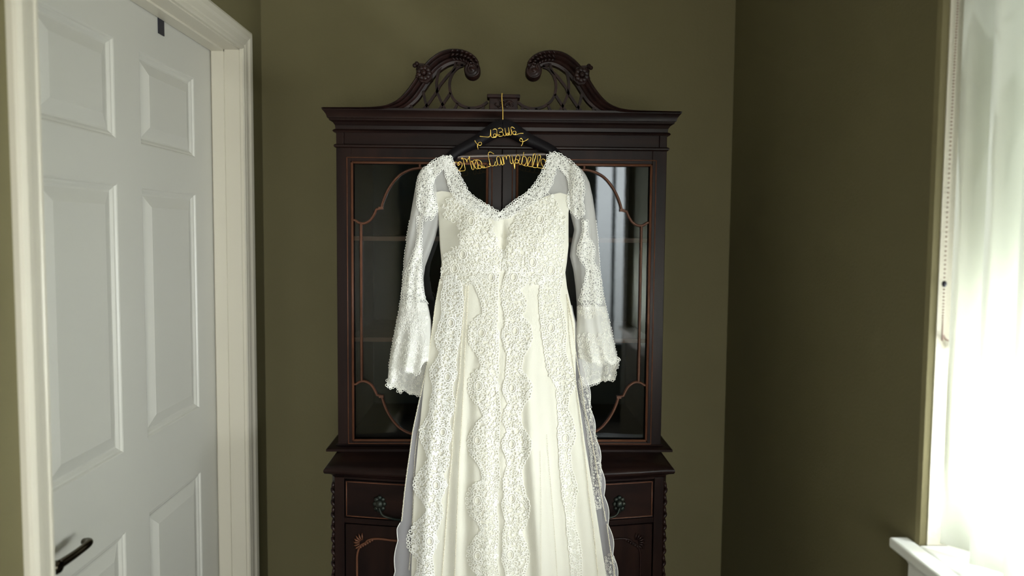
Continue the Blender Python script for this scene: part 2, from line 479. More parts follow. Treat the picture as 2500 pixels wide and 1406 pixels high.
# vertical blind: head rail, vanes, bead chain
bl = empty('vertical_blind', (XR + 0.075, (WY0 + WY1) / 2, WZ1))
tag(bl, 'white vertical blind with long translucent vanes hanging in the right window', 'blind')
MB().box(XR + 0.030, XR + 0.078, WY0 + 0.004, WY1 - 0.004, WZ1 - 0.04, WZ1 - 0.001).build('head_rail', M_SILL, bl, bevel=0.003)
ang = math.radians(42)
vane0 = None
ny = 16
y = WY1 - 0.055
k = 0
while y > WY0 + 0.03:
    hw = 0.0445
    u = np.linspace(-1, 1, 9)
    curve = 0.005 * (1 - u * u)
    xs = u * hw * math.sin(ang) + curve * math.cos(ang)
    ys = -u * hw * math.cos(ang) + curve * math.sin(ang)
    if vane0 is None:
        G = np.stack([np.stack([XR + 0.054 + xs, y + ys, np.full(9, z)], -1) for z in (WZ0 + 0.012, WZ1 - 0.045)])
        o = MB().grid(G).build('vane', M_SLAT, bl, smooth=True)
        sm = o.modifiers.new('thick', 'SOLIDIFY'); sm.thickness = 0.0008
        vane0 = o; y00 = y
    else:
        o = vane0.copy(); COL.objects.link(o); o.parent = bl; o.matrix_parent_inverse = vane0.matrix_parent_inverse
        o.location = (0, y - y00, 0)
    y -= 0.076
    k += 1
b = MB()
cy, cx = WY1 - 0.012, XR + 0.018
path = spline([(cx + 0.002, cy, WZ1 - 0.05), (cx, cy, 1.7), (cx, cy, 1.35), (cx + 0.003, cy, 1.322), (cx + 0.014, cy, 1.314), (cx + 0.026, cy, 1.325), (cx + 0.030, cy, 1.7), (cx + 0.030, cy, WZ1 - 0.05)], 330)
for p in path:
    b.ball(p, 0.0019, 6, 4)
b.build('bead_chain', M_CHAIN, bl, smooth=True, kind='stuff')
MB().ball((cx, cy, 1.415), 0.005, 10, 6, (0.8, 0.8, 1.2)).build('chain_connector', M_HOOK, bl, smooth=True)

# ---------------------------------------------------------------- china cabinet
CX = 0.009
YF = 1.83            # face of the upper case
HW = 0.4395          # its half width
ZT, ZCT = 1.765, 0.911
cab = empty('china_cabinet', (CX, 2.02, 0))
tag(cab, 'tall dark mahogany china cabinet with scrolled pediment and glazed doors against the back wall', 'cabinet')
def cb(mb, name, m=M_WOOD, parent=cab, **k):
    return mb.build(name, m, parent, **k)
YK = 2.262
b = MB()
b.box(CX - HW, CX - HW + 0.020, YF, YK, ZCT, ZT).box(CX + HW - 0.020, CX + HW, YF, YK, ZCT, ZT)
b.box(CX - HW + 0.02, CX + HW - 0.02, YF + 0.003, YF + 0.022, 1.722, ZT)           # frieze
b.box(CX - HW + 0.02, CX + HW - 0.02, YF + 0.022, YK, ZT - 0.02, ZT - 0.001)
cb(b, 'upper_case', M_WOODH, bevel=0.0015)
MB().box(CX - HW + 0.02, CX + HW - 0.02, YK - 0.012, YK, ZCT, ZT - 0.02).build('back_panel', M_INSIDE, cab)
MB().box(CX - HW + 0.02, CX + HW - 0.02, YF + 0.022, YK - 0.012, ZCT, ZCT + 0.018).build('case_floor', M_WOODH, cab)

def wrap(profile, hw, yf, yk=YK):
    """moulding mitred round the front and both sides; profile of (out, z)"""
    V = []
    for o, z in profile:
        V += [(CX - hw - o, yk, z), (CX - hw - o, yf - o, z), (CX + hw + o, yf - o, z), (CX + hw + o, yk, z)]
    n = len(profile)
    F_ = [[4 * k + i, 4 * k + i + 1, 4 * ((k + 1) % n) + i + 1, 4 * ((k + 1) % n) + i] for k in range(n) for i in range(3)]
    F_ += [[4 * k for k in range(n)], [4 * k + 3 for k in range(n)]]
    return MB().add(V, F_)
cor = [(-0.02, 1.760), (0.005, 1.760), (0.008, 1.7635), (0.005, 1.767), (0.001, 1.769), (0.002, 1.778), (0.007, 1.786), (0.013, 1.7895), (0.015, 1.790), (0.015, 1.7945), (0.019, 1.7955), (0.021, 1.8035), (0.027, 1.812), (0.0295, 1.8145), (0.0305, 1.8195), (-0.02, 1.8205)]
cb(wrap(cor, HW, YF), 'cornice', M_WOODH, recalc=True, smooth=True, angle=25)
MB().box(CX - HW + 0.0, CX + HW, YF + 0.01, YK, 1.812, 1.820).build('case_top', M_WOODH, cab)
wst = [(-0.01, 1.720), (0.002, 1.720), (0.005, 1.7225), (0.0055, 1.7255), (0.004, 1.728), (0.001, 1.7295), (-0.01, 1.7295)]
cb(wrap(wst, HW, YF), 'waist_moulding', M_WOODH, recalc=True, smooth=True, angle=30)
bsm = [(-0.01, ZCT), (0.026, ZCT), (0.026, ZCT + 0.006), (0.020, ZCT + 0.009), (0.006, ZCT + 0.011), (0.003, ZCT + 0.015), (-0.01, ZCT + 0.015)]
cb(wrap(bsm, HW, YF), 'base_moulding', M_WOODH, recalc=True, smooth=True, angle=30)

# shelves
for z in (1.480, 1.202):
    MB().box(CX - HW + 0.021, CX + HW - 0.021, YF + 0.045, YK - 0.013, z - 0.006, z + 0.006).build('shelf', M_MUNT, cab)

# glazed doors: frame, muntins, panes
OX0, OX1 = -0.391 - CX, -0.0280 - CX      # opening of the left door, relative to CX
OZ0, OZ1 = 0.933, 1.684
ZM = (OZ0 + OZ1) / 2
DC = (OX0 + OX1) / 2
def pxz(pts, Y=YF):
    q = P([p[0] for p in pts], [p[1] for p in pts], Y)
    return np.stack([q[:, 0] - CX, q[:, 2]], -1)
arch_px = [(1022, 410), (1000, 414), (975, 426), (955, 447), (940, 472), (931, 496), (928, 508)]
foot_px = [(919, 511), (912, 526), (903, 538), (890, 545), (877, 544), (868, 538)]
arch = spline(pxz(arch_px), 18); foot = spline(pxz(foot_px), 12)
arch[:, 0] += DC - arch[0, 0]
foot = np.concatenate([foot, [[OX0 + 0.004, foot[-1, 1] + 0.001], [OX0, foot[-1, 1] + 0.001]]])
xV = foot[8, 0]; zV = foot[8, 1]
top_path = np.concatenate([arch, foot])     # from the centre of the door out to the stile
def mx(p): q = np.array(p, float); q[:, 0] = 2 * DC - q[:, 0]; return q
def mz(p): q = np.array(p, float); q[:, 1] = 2 * ZM - q[:, 1]; return q
kV = len(arch) + 8
for side in (-1, 1):
    def S(p):
        p = np.array(p, float); x = p[:, 0] if side < 0 else -p[:, 0]
        return np.stack([x + CX, p[:, 1]], -1)
    def bx(x0, x1, y0, y1, z0, z1):
        a_, b_ = (x0, x1) if side < 0 else (-x1, -x0)
        return (a_ + CX, b_ + CX, y0, y1, z0, z1)
    dm = MB()
    x_out = -HW + 0.0015; x_in = -0.0008
    dm.box(*bx(x_out, OX0, YF - 0.006, YF + 0.014, 0.9265 - 0.001, 1.7195))
    dm.box(*bx(OX1, x_in, YF - 0.006, YF + 0.014, 0.9265 - 0.001, 1.7195))
    dm.box(*bx(OX0, OX1, YF - 0.006, YF + 0.014, OZ1, 1.7195))
    dm.box(*bx(OX0, OX1, YF - 0.006, YF + 0.014, 0.9265 - 0.001, OZ0))
    dr = dm.build('cabinet_door', M_WOOD, cab, bevel=0.0012)
    # raised bead round the opening
    bd = MB()
    o = 0.003
    rect = [(OX0 + o, OZ0 + o), (OX1 - o, OZ0 + o), (OX1 - o, OZ1 - o), (OX0 + o, OZ1 - o), (OX0 + o, OZ0 + o)]
    for p, q in zip(rect[:-1], rect[1:]):
        pq = S([p, q])
        bd.tube([(pq[0, 0], YF - 0.006, pq[0, 1]), (pq[1, 0], YF - 0.006, pq[1, 1])], 0.0035, 8)
    o = -0.010
    rect = [(OX0 + o, OZ0 + 0.6*o), (OX1 - o, OZ0 + 0.6*o), (OX1 - o, OZ1 - o), (OX0 + o, OZ1 - o), (OX0 + o, OZ0 + 0.6*o)]
    for p, q in zip(rect[:-1], rect[1:]):
        pq = S([p, q])
        bd.tube([(pq[0, 0], YF - 0.006, pq[0, 1]), (pq[1, 0], YF - 0.006, pq[1, 1])], 0.0016, 6)
    bd.build('bead_moulding', M_MUNT, dr, smooth=True)
    def bar(path2, r=0.0036):
        p = S(path2)
        return MB().tube(np.stack([p[:, 0], np.full(len(p), YF - 0.001), p[:, 1]], -1), r, 8, flat=1.3)
    for f in (lambda p: p, mx, mz, lambda p: mz(mx(p))):
        g = f(top_path)
        mnt = bar(g)
        c = S(f(np.array([[arch[-1, 0] - 0.001, arch[-1, 1] + 0.0]])))[0]
        mnt.box(c[0] - 0.006, c[0] + 0.006, YF - 0.007, YF + 0.003, c[1] - 0.0035, c[1] + 0.0035)
        mnt.build('muntin', M_MUNT, dr, smooth=True, angle=50)
    for f in (lambda p: p, mx):
        bar(f(np.array([[xV, zV], [xV, 2 * ZM - zV]]))).build('muntin', M_MUNT, dr, smooth=True, angle=50)
    for f in (lambda p: p, mz):
        bar(f(np.array([[DC, arch[0, 1]], [DC, OZ1]]))).build('muntin', M_MUNT, dr, smooth=True, angle=50)
    # panes
    def pane(poly):
        p = S(poly)
        MB().prism([tuple(q) for q in p], YF + 0.0035, YF + 0.0055).build('glass_pane', M_GLASS, dr, recalc=True)
    corner = np.concatenate([top_path, [[OX0, OZ1], [DC, OZ1]]])
    strip = np.concatenate([top_path[kV:], mz(top_path[kV:])[::-1]])
    for f in (lambda p: p, mx):
        pane(f(corner)); pane(f(mz(corner))); pane(f(strip))
    tl = top_path[:kV + 1]
    pane(np.concatenate([tl, mz(tl)[::-1], mz(mx(tl)), mx(tl)[::-1]]))

# swan-neck pediment, traced on the plane of the cornice face
YP = 1.803
spine = [(790, 266, 3.0), (860, 267, 4), (915, 268, 6), (950, 265, 9), (980, 255, 13.5), (1005, 234, 16), (1023, 209, 16), (1040, 183, 16.5), (1060, 160, 17), (1085, 143, 17), (1112, 137, 15.5), (1137, 142, 15), (1153, 155, 15), (1157, 170, 13)]
q = P([s[0] for s in spine], [s[1] for s in spine], YP)
sp3 = spline(np.stack([q[:, 0] - CX, q[:, 2], np.array([s[2] for s in spine]) * YP / FPX], -1), 70)
c4 = lambda pts: [(960 + a_ / 7.8125, 110 + b_ / 7.8125) for a_, b_ in pts]
fret = [
    c4([(1330, 372), (1220, 420), (1130, 520), (1080, 640), (1068, 760), (1085, 880), (1130, 990), (1210, 1080), (1320, 1150), (1450, 1185), (1580, 1180), (1700, 1140), (1800, 1070)]),
    c4([(1195, 310), (1150, 450), (1050, 550), (960, 660), (875, 770), (830, 870), (760, 970), (690, 1070), (635, 1140), (570, 1210), (500, 1290)]),
    c4([(905, 400), (852, 520), (828, 640), (820, 760), (832, 870), (870, 980), (920, 1090), (970, 1185), (1035, 1290)]),
    c4([(1085, 900), (1030, 985), (960, 1085), (900, 1180), (835, 1290)]),
    c4([(560, 860), (590, 1000), (620, 1110), (660, 1200), (705, 1290)]),
    c4([(330, 1130), (350, 1210), (385, 1290)]),
    c4([(1220, 1100), (1180, 1190), (1115, 1290)]),
    c4([(1445, 1180), (1425, 1290)]),
    c4([(1725, 1160), (1655, 1290)]),
    c4([(1200, 330), (1270, 345), (1330, 372)]),
]
vol = P([1153], [171.5], YP)[0]; vx, vz, vr = vol[0] - CX, vol[2], 19.6 * YP / FPX
ros = P([1036], [181], YP)[0]; rx, rz = ros[0] - CX, ros[2]
for side in (-1, 1):
    sg = 1 if side < 0 else -1
    X = lambda x: CX + sg * np.asarray(x)
    T2 = np.gradient(sp3[:, :2], axis=0); T2 /= np.linalg.norm(T2, axis=1)[:, None]
    N2 = np.stack([-T2[:, 1], T2[:, 0]], -1)
    b = MB()
    # stepped section: thick crown moulding on the outer half, thinner fillet inside
    sec = [(-1.0, 0.030), (-1.0, 0.008), (-0.62, 0.006), (-0.5, 0.001), (-0.3, -0.002), (-0.12, 0.001), (0.0, 0.003), (0.08, -0.004), (0.35, -0.009), (0.55, -0.006), (0.62, -0.010), (0.82, -0.013), (1.0, -0.009), (1.0, 0.030)]
    G = []
    for (x, z, w), nn in zip(sp3, N2):
        G.append([(X(x + nn[0] * w * s_), YP + d_, z + nn[1] * w * s_) for s_, d_ in sec + [sec[0]]])
    b.grid(np.array(G))
    b.f.append([b.n - 1 - i for i in range(len(sec))])
    ped = b.build('pediment_scroll', M_CARVE, cab, smooth=True, angle=35, recalc=True)
    # volute
    b = MB()
    th = np.linspace(0, 2 * math.pi, 29)
    pf = [(0.030, 1.0), (-0.006, 1.0), (-0.010, 0.93), (-0.012, 0.8), (-0.007, 0.72), (-0.012, 0.58), (-0.013, 0.45), (-0.008, 0.38), (-0.014, 0.25), (-0.015, 0.02)]
    b.grid(np.array([[(X(vx + vr * r_ * math.cos(t_)), YP + d_, vz + vr * r_ * math.sin(t_)) for t_ in th] for d_, r_ in pf]))
    b.build('volute', M_CARVE, ped, smooth=True, recalc=True)
    # acanthus leaf carved on the crown of the scroll
    b = MB()
    for i in range(52, 68, 2):
        x, z, w = sp3[i]; nn = N2[i]; tt = T2[i]
        for s_ in (-0.55, 0.1, 0.7):
            c = np.array([x, z]) + nn * w * s_
            d = tt * 0.006 + nn * 0.004 * (1 if s_ > 0 else -1)
            b.tube([(X(c[0] - d[0]), YP - 0.007, c[1] - d[1]), (X(c[0]), YP - 0.014, c[1]), (X(c[0] + d[0]), YP - 0.008, c[1] + d[1])], [0.0015, 0.0032, 0.001], 6)
    b.build('acanthus_carving', M_CARVE, ped, smooth=True)
    # rosette on the neck
    b = MB()
    rnd = random.Random(5)
    b.prism([(X(rx + p_ * 0.001) + 0, rz + q_ * 0.001) for p_, q_ in ((-19, 9), (-20, 26), (0, 25), (14, 20), (20, 0), (21, -12), (8, -24), (-8, -22), (-20, -5))], YP - 0.010, YP + 0.028)
    for i in range(9):
        t_ = i * 0.698
        b.ball((X(rx + 0.013 * math.cos(t_)), YP - 0.014, rz + 0.013 * math.sin(t_)), 0.0075, 8, 6, (1, 0.8, 1))
    for i in range(8):
        b.ball((X(rx - 0.018 + rnd.uniform(-.006, .006)), YP - 0.010, rz - 0.008 + i * 0.0046), 0.0060, 8, 5, (1, 1.2, 1))
    b.ball((X(rx), YP - 0.020, rz), 0.007, 8, 6)
    b.build('rosette', M_CARVE, ped, smooth=True, angle=40, recalc=True)
    for path in fret:
        g = P([p[0] for p in path], [p[1] for p in path], YP)
        g2 = spline(np.stack([g[:, 0] - CX, g[:, 2]], -1), 5 * len(path))
        MB().tube(np.stack([X(g2[:, 0]), np.full(len(g2), YP + 0.012), g2[:, 1]], -1), 0.0048, 4, flat=1.6).build('fret_bar', M_CARVE, ped)
# centre plinth
px0, px1, pz0, pz1 = -0.029, 0.051, 1.8195, 1.8585
b = MB()
b.box(px0 + 0.003, px1 - 0.003, 1.797, 1.835, pz0, pz1 - 0.010)
b.box(px0 - 0.003, px1 + 0.003, 1.791, 1.838, pz1 - 0.010, pz1 - 0.001)
pl = b.build('pediment_plinth', M_CARVE, cab, bevel=0.002)
b = MB()
rnd = random.Random(2)
for i in range(26):
    a_ = rnd.uniform(0, 6.28)
    cx_, cz_ = 0.011 + rnd.uniform(-.024, .024), 1.832 + rnd.uniform(-.006, .007)
    pts = [(cx_ + math.cos(a_ + t) * (0.002 + t * 0.0016), 1.794 - 0.001 * t, cz_ + math.sin(a_ + t) * (0.002 + t * 0.0012)) for t in np.linspace(0, 3, 6)]
    b.tube(pts, [0.001, 0.0018, 0.0022, 0.0022, 0.0018, 0.001], 5)
b.build('leaf_carving', M_CARVE, pl, smooth=True)

# lower case with a bowed front
HB = 0.4285; YBF = 1.705; BOW = 0.040; BX = 0.0085
def bow(x, y0=YBF):
    t = np.clip(np.abs(np.asarray(x) - BX) / 0.40, 0, 1)
    return y0 - BOW * (1 - t ** 2)
xsb = np.linspace(-1, 1, 33)
def bowbox(x0, x1, z0, z1, out, depth):
    xs_ = np.linspace(x0, x1, 25)
    f = [(x, float(bow(x)) - out) for x in xs_]
    r_ = [(x, y_ + depth) for x, y_ in f]
    poly = f + r_[::-1]
    n = len(poly)
    V = [(p[0], p[1], z0) for p in poly] + [(p[0], p[1], z1) for p in poly]
    m = len(xs_)
    F_ = []
    for i in range(m - 1):
        F_ += [[i, i + 1, n - 2 - i, n - 1 - i], [n + i, 2 * n - 1 - i, 2 * n - 2 - i, n + i + 1]]
    for i in range(n):
        F_.append([i, (i + 1) % n, (i + 1) % n + n, i + n])
    return MB().add(V, F_)
# counter board with rounded nose (stack of outlines)
def board(profile, hw, y0):
    V = []; xs_ = np.linspace(-1, 1, 41); m = 41
    for o, z in profile:
        row = [(BX + t * (hw + o), float(bow(BX + t * hw, y0)) - o, z) for t in xs_]
        row += [(BX + hw + o, YK, z), (BX - hw - o, YK, z)]
        V += row
    k = m + 2; n = len(profile)
    F_ = [[r_ * k + i, r_ * k + (i + 1) % k, (r_ + 1) * k + (i + 1) % k, (r_ + 1) * k + i] for r_ in range(n - 1) for i in range(k)]
    F_ += [list(range(k)), [(n - 1) * k + i for i in range(k)]]
    return MB().add(V, F_)
cprof = [(-0.004, 0.878), (0.000, 0.884), (0.006, 0.888), (0.010, 0.8895), (0.015, 0.892), (0.0175, 0.897), (0.017, 0.902), (0.013, 0.9065), (0.006, 0.909), (0.002, 0.911)]
cb(board(cprof, HB - 0.003, YBF + 0.0), 'counter_top', M_WOODH, smooth=True, angle=40, recalc=True)
b = MB()
for sgn in (-1, 1):
    x0, x1 = sorted((BX + sgn * HB, BX + sgn * (HB - 0.018)))
    b.box(x0, x1, YBF + 0.02, YK, 0.10, 0.88)
b.box(BX - HB + 0.018, BX + HB - 0.018, YK - 0.01, YK, 0.10, 0.88)
b.box(BX - HB + 0.018, BX + HB - 0.018, YBF + 0.03, YK - 0.01, 0.10, 0.12)
cb(b, 'lower_case', M_WOOD)
# canted corner posts with carving
for sgn in (-1, 1):
    b = MB()
    xo, xi = BX + sgn * HB, BX + sgn * (HB - 0.034)
    poly = [(xo, YBF + 0.03), (xo, YBF + 0.016), (BX + sgn * (HB - 0.010), YBF - 0.001), (xi, YBF - 0.003), (xi, YBF + 0.03)]
    V = [(p[0], p[1], z) for z in (0.10, 0.878) for p in poly]
    b.add(V, [list(range(5)), list(range(5, 10))] + [[i, (i + 1) % 5, (i + 1) % 5 + 5, i + 5] for i in range(5)])
    post = cb(b, 'corner_post', M_WOOD, recalc=True, bevel=0.001)
    b = MB()
    rnd = random.Random(9 + sgn)
    for i in range(34):
        z = 0.855 - i * 0.016
        cx_, cy_ = BX + sgn * (HB - 0.006), YBF + 0.008
        s_ = 1 if i % 2 else -1
        pts = [(cx_ - sgn * 0.004 * s_, cy_ - 0.004, z - 0.008), (cx_ + sgn * 0.001, cy_ - 0.006, z), (cx_ + sgn * (0.003 + 0.002 * s_), cy_ - 0.001, z + 0.007), (cx_ + sgn * 0.001 * s_, cy_ - 0.003, z + 0.011)]
        b.tube(spline(pts, 8), [0.0015, 0.003, 0.004, 0.0045, 0.004, 0.003, 0.002, 0.001], 6)
    b.build('leaf_carving', M_CARVE, post, smooth=True)
xd0, xd1 = BX - HB + 0.036, BX + HB - 0.036
# rails
b = bowbox(xd0 - 0.004, xd1 + 0.004, 0.8735, 0.879, -0.001, 0.02); cb(b, 'rail', M_WOODH)
b = bowbox(xd0 - 0.004, xd1 + 0.004, 0.7605, 0.7735, -0.001, 0.02); cb(b, 'rail', M_WOODH)
b = bowbox(xd0 - 0.004, xd1 + 0.004, 0.10, 0.150, 0.003, 0.03); cb(b, 'rail', M_WOODH)
# drawer
drw = cb(bowbox(xd0, xd1, 0.7765, 0.8700, 0.000, 0.018), 'drawer', M_WOODH, bevel=0.001)
b = MB()
for (z, ) in ((0.779,), (0.8675,)):
    xs_ = np.linspace(xd0 + 0.004, xd1 - 0.004, 30)
    b.tube(np.stack([xs_, bow(xs_) - 0.0005, np.full(30, z)], -1), 0.0014, 6)
for x in (xd0 + 0.004, xd1 - 0.004):
    b.tube([(x, float(bow(x)) - 0.0005, 0.779), (x, float(bow(x)) - 0.0005, 0.8675)], 0.0014, 6)
b.build('cock_bead', M_MUNT, drw, smooth=True)
def rosette_plate(b, x, z):
    y_ = float(bow(x))
    for i in range(8):
        t = i * 0.785
        b.ball((x + 0.011 * math.cos(t), y_ - 0.003, z + 0.016 * math.sin(t)), 0.0068, 8, 5, (1, 0.6, 1))
    b.ball((x, y_ - 0.006, z), 0.010, 10, 6, (1, 0.7, 1.2))
for sgn in (-1, 1):
    xa, xb = BX + sgn * 0.302, BX + sgn * 0.200
    for x_ in (xa, xb):
        b = MB(); rosette_plate(b, x_, 0.816); b.build('handle_rosette', M_BRASS_OLD, drw, smooth=True)
    pts = [(xa, float(bow(xa)) - 0.014, 0.812), (xa - sgn * 0.010, float(bow(xa)) - 0.020, 0.795), (xa - sgn * 0.030, float(bow(xa)) - 0.022, 0.788), ((xa + xb) / 2, float(bow(xb)) - 0.014, 0.786), (xb + sgn * 0.030, float(bow(xb)) - 0.018, 0.788), (xb + sgn * 0.010, float(bow(xb)) - 0.018, 0.795), (xb, float(bow(xb)) - 0.012, 0.812)]
    b2 = MB(); b2.tube(spline(pts, 30), 0.003, 8); b2.build('bail_handle', M_BRASS_OLD, drw, smooth=True)
# lower doors with applied moulding and a shell in the corner
for sgn in (-1, 1):
    xa, xb = sorted((BX + sgn * 0.001, BX + sgn * (HB - 0.037)))
    dr = cb(bowbox(xa, xb, 0.152, 0.757, 0.000, 0.018), 'base_door', M_WOOD, bevel=0.001)
    xo = BX + sgn * (HB - 0.037)
    def onb(dx, z, off=0.002):
        x = xo - sgn * dx
        return (x, float(bow(x)) - off, z)
    b = MB()
    for top in (True, False):
        Z = (lambda d: 0.757 - d) if top else (lambda d: 0.152 + d)
        loop = [onb(0.030, Z(0.30)), onb(0.030, Z(0.12)), onb(0.031, Z(0.075)), onb(0.040, Z(0.052)), onb(0.052, Z(0.044)), onb(0.060, Z(0.036)), onb(0.085, Z(0.031)), onb(0.13, Z(0.033)), onb(0.20, Z(0.034)), onb(0.30, Z(0.034)),
                onb(0.335, Z(0.040)), onb(0.350, Z(0.055)), onb(0.362, Z(0.075)), onb(0.362, Z(0.12)), onb(0.362, Z(0.30))]
        b.tube(spline(loop, 70), 0.0028, 8)
    b.build('panel_moulding', M_MUNT if sgn < 0 else M_CARVE, dr, smooth=True)
    b = MB()
    for i in range(7):
        t = math.radians(95 + i * 20)
        c = np.array(onb(0.046, 0.757 - 0.046))
        d = np.array([sgn * -math.cos(t) if False else 0, 0, 0])
        dx_, dz_ = math.cos(t) * 0.026, math.sin(t) * 0.026
        p1 = np.array(onb(0.046 + dx_ * 0.35, 0.711 + dz_ * 0.35)); p2 = np.array(onb(0.046 + dx_ * 0.75, 0.711 + dz_ * 0.75, 0.005)); p3 = np.array(onb(0.046 + dx_ * 1.0, 0.711 + dz_ * 1.05, 0.002))
        b.tube(np.array([p1, p2, p3]), [0.0012, 0.0026, 0.0008], 6)
    for i in range(6):
        b.ball(onb(0.040 + 0.006 * i, 0.757 - 0.055 + 0.004 * i, 0.003), 0.0035, 8, 5)
    b.build('shell_carving', M_MUNT if sgn < 0 else M_CARVE, dr, smooth=True)
    # bracket foot
    b = MB()
    xe = BX + sgn * HB
    poly = [(xe, 0.0), (xe - sgn * 0.05, 0.0), (xe - sgn * 0.06, 0.04), (xe - sgn * 0.11, 0.075), (xe - sgn * 0.13, 0.10), (xe, 0.10)]
    cb(MB().prism(poly, YBF + 0.01, YBF + 0.05), 'foot', M_WOOD, recalc=True)
    cb(MB().prism(poly, YK - 0.05, YK - 0.01), 'foot', M_WOOD, recalc=True)

# ---------------------------------------------------------------- hanger with gold wire lettering
YH = 1.772
hg = empty('clothes_hanger', tuple(P(1227, 290, YH)))
tag(hg, 'black clothes hanger with looping gold wire lettering hooked on the cabinet pediment', 'hanger')
def px3(pts, Y, n=None):
    pts = np.asarray(pts, float)
    if n: pts = spline(pts, n)
    Yv = Y(pts[:, 0], pts[:, 1]) if callable(Y) else Y
    return P(pts[:, 0], pts[:, 1], Yv)
# hook: over the top of the plinth, down to the crown
hk = [tuple(P(1229, 233, 1.815)), tuple(P(1226.5, 228.5, 1.800)), tuple(P(1225.5, 230, 1.786)), tuple(P(1225.5, 245, 1.782)), tuple(P(1227.5, 268, 1.776)), tuple(P(1227.6, 292, YH))]
MB().tube(spline(hk, 40), 0.0014, 8, up=(1, 0, 0)).build('hook', M_GOLD, hg, smooth=True)
# shaped wooden arms
upper = [(1227, 291), (1205, 297), (1185, 311), (1160, 330), (1130, 347), (1105, 362), (1088, 378), (1080, 392)]
lower = [(1227, 336), (1212, 338), (1190, 350), (1165, 362), (1140, 373), (1118, 386), (1105, 398), (1096, 408)]
up2 = spline(upper, 24); lo2 = spline(lower, 24)
def arm_pts(m_):
    u, l = up2.copy(), lo2.copy()
    if m_:
        u[:, 0] = 2 * 1227.5 - u[:, 0]; l[:, 0] = 2 * 1227.5 - l[:, 0]
        u[:, 1] -= (u[:, 0] - 1227) * 0.06; l[:, 1] -= (l[:, 0] - 1227) * 0.06
    return u, l
b = MB()
for m_ in (0, 1):
    u, l = arm_pts(m_)
    G = []
    for (ux, uy), (lx, ly) in zip(u, l):
        a_ = P(ux, uy, YH); c_ = P(lx, ly, YH)
        G.append([a_ + [0, 0.000, 0], a_ * 0.75 + c_ * 0.25 + [0, -0.006, 0], a_ * 0.4 + c_ * 0.6 + [0, -0.0065, 0], c_ + [0, -0.001, 0],
                  a_ * 0.3 + c_ * 0.7 + [0, 0.005, 0], a_ * 0.75 + c_ * 0.25 + [0, 0.006, 0], a_ + [0, 0.000, 0]])
    b.grid(np.array(G))
b.build('hanger_body', M_HANG, hg, smooth=True, recalc=True)
MB().tube(px3([(1112, 384), (1140, 382), (1227, 380), (1315, 377), (1345, 377)], YH + 0.002, 30), 0.0042, 10).build('trouser_bar', M_BAR, hg, smooth=True)
A = lambda pts: [(1095 + a_ / 19.23, 360 + b_ / 19.23) for a_, b_ in pts]
Bq = lambda pts: [(1215 + a_ / 19.23, 360 + b_ / 19.23) for a_, b_ in pts]
C = lambda pts: [(1150 + a_ / 16.667, 290 + b_ / 16.667) for a_, b_ in pts]
YW = YH - 0.010
def wire(pts, name, r=0.00098):
    n = max(12, len(pts) * 6)
    q = px3(pts, YW, n)
    q[:, 1] += 0.0012 * np.sin(np.arange(n) * 0.35)
    MB().tube(q, r, 6).build(name, M_GOLD, hg, smooth=True)
heart1 = A([(0, 1150), (210, 1130), (480, 1110), (380, 1000), (260, 870), (240, 760), (300, 690), (380, 690), (460, 720), (500, 790), (480, 840), (430, 820), (420, 760), (450, 710), (520, 670), (590, 700), (645, 780), (620, 900), (550, 1000), (510, 1090)])
wire(heart1, 'wire_heart')
wire(A([(490, 1108), (620, 1105), (740, 1090), (780, 1030), (760, 900), (720, 700), (690, 540), (650, 490), (610, 500), (620, 540), (680, 530), (760, 530), (830, 580), (880, 650), (865, 690), (835, 650), (870, 590), (920, 540), (975, 500), (1000, 450), (965, 440), (965, 490), (1010, 650), (1060, 850), (1100, 1000), (1150, 1045), (1190, 1010), (1195, 940), (1160, 800), (1130, 690), (1090, 630), (1060, 660), (1110, 680), (1180, 600), (1230, 580), (1280, 600), (1280, 680), (1230, 770), (1225, 860), (1260, 950), (1330, 1005), (1390, 990), (1410, 900), (1380, 800), (1340, 640), (1310, 570), (1400, 590), (1500, 640), (1560, 760), (1565, 880), (1520, 970), (1440, 985), (1370, 950), (1350, 880), (1390, 825), (1460, 830), (1540, 900), (1600, 955), (1660, 950), (1685, 890), (1640, 860), (1610, 900), (1640, 950), (1720, 950), (1850, 910), (1950, 870), (1960, 800), (1920, 650), (1880, 450), (1865, 320), (1890, 240), (1950, 210), (2020, 230), (2130, 310)]), 'wire_lettering')
wire(A([(1905, 750), (1960, 830), (2050, 870), (2140, 840), (2180, 740), (2210, 650), (2170, 800), (2230, 860), (2290, 800), (2290, 700), (2260, 560), (2270, 460), (2340, 415), (2410, 470), (2460, 620), (2500, 780)]), 'wire_lettering')
wire(A([(2290, 700), (2330, 790), (2390, 830), (2450, 790), (2450, 700)]), 'wire_lettering')
wire(Bq([(130, 600), (160, 740), (215, 820), (270, 760), (250, 620), (205, 410), (260, 620), (310, 780), (280, 600), (280, 450), (330, 390), (390, 430), (420, 560), (415, 450), (470, 370), (540, 400), (580, 550), (590, 680), (650, 760), (710, 700), (690, 560), (665, 370), (700, 560), (760, 760), (800, 1000), (800, 860), (820, 700), (800, 620), (860, 555), (950, 590), (980, 660), (930, 730), (850, 720), (820, 640), (850, 480), (900, 370), (970, 350), (1040, 430), (1030, 560), (985, 660), (1010, 760), (1070, 795), (1120, 750), (1150, 600), (1190, 400), (1230, 210), (1190, 400), (1150, 560), (1135, 750), (1200, 830), (1290, 790), (1360, 650), (1340, 500), (1260, 410), (1200, 440)]), 'wire_lettering')
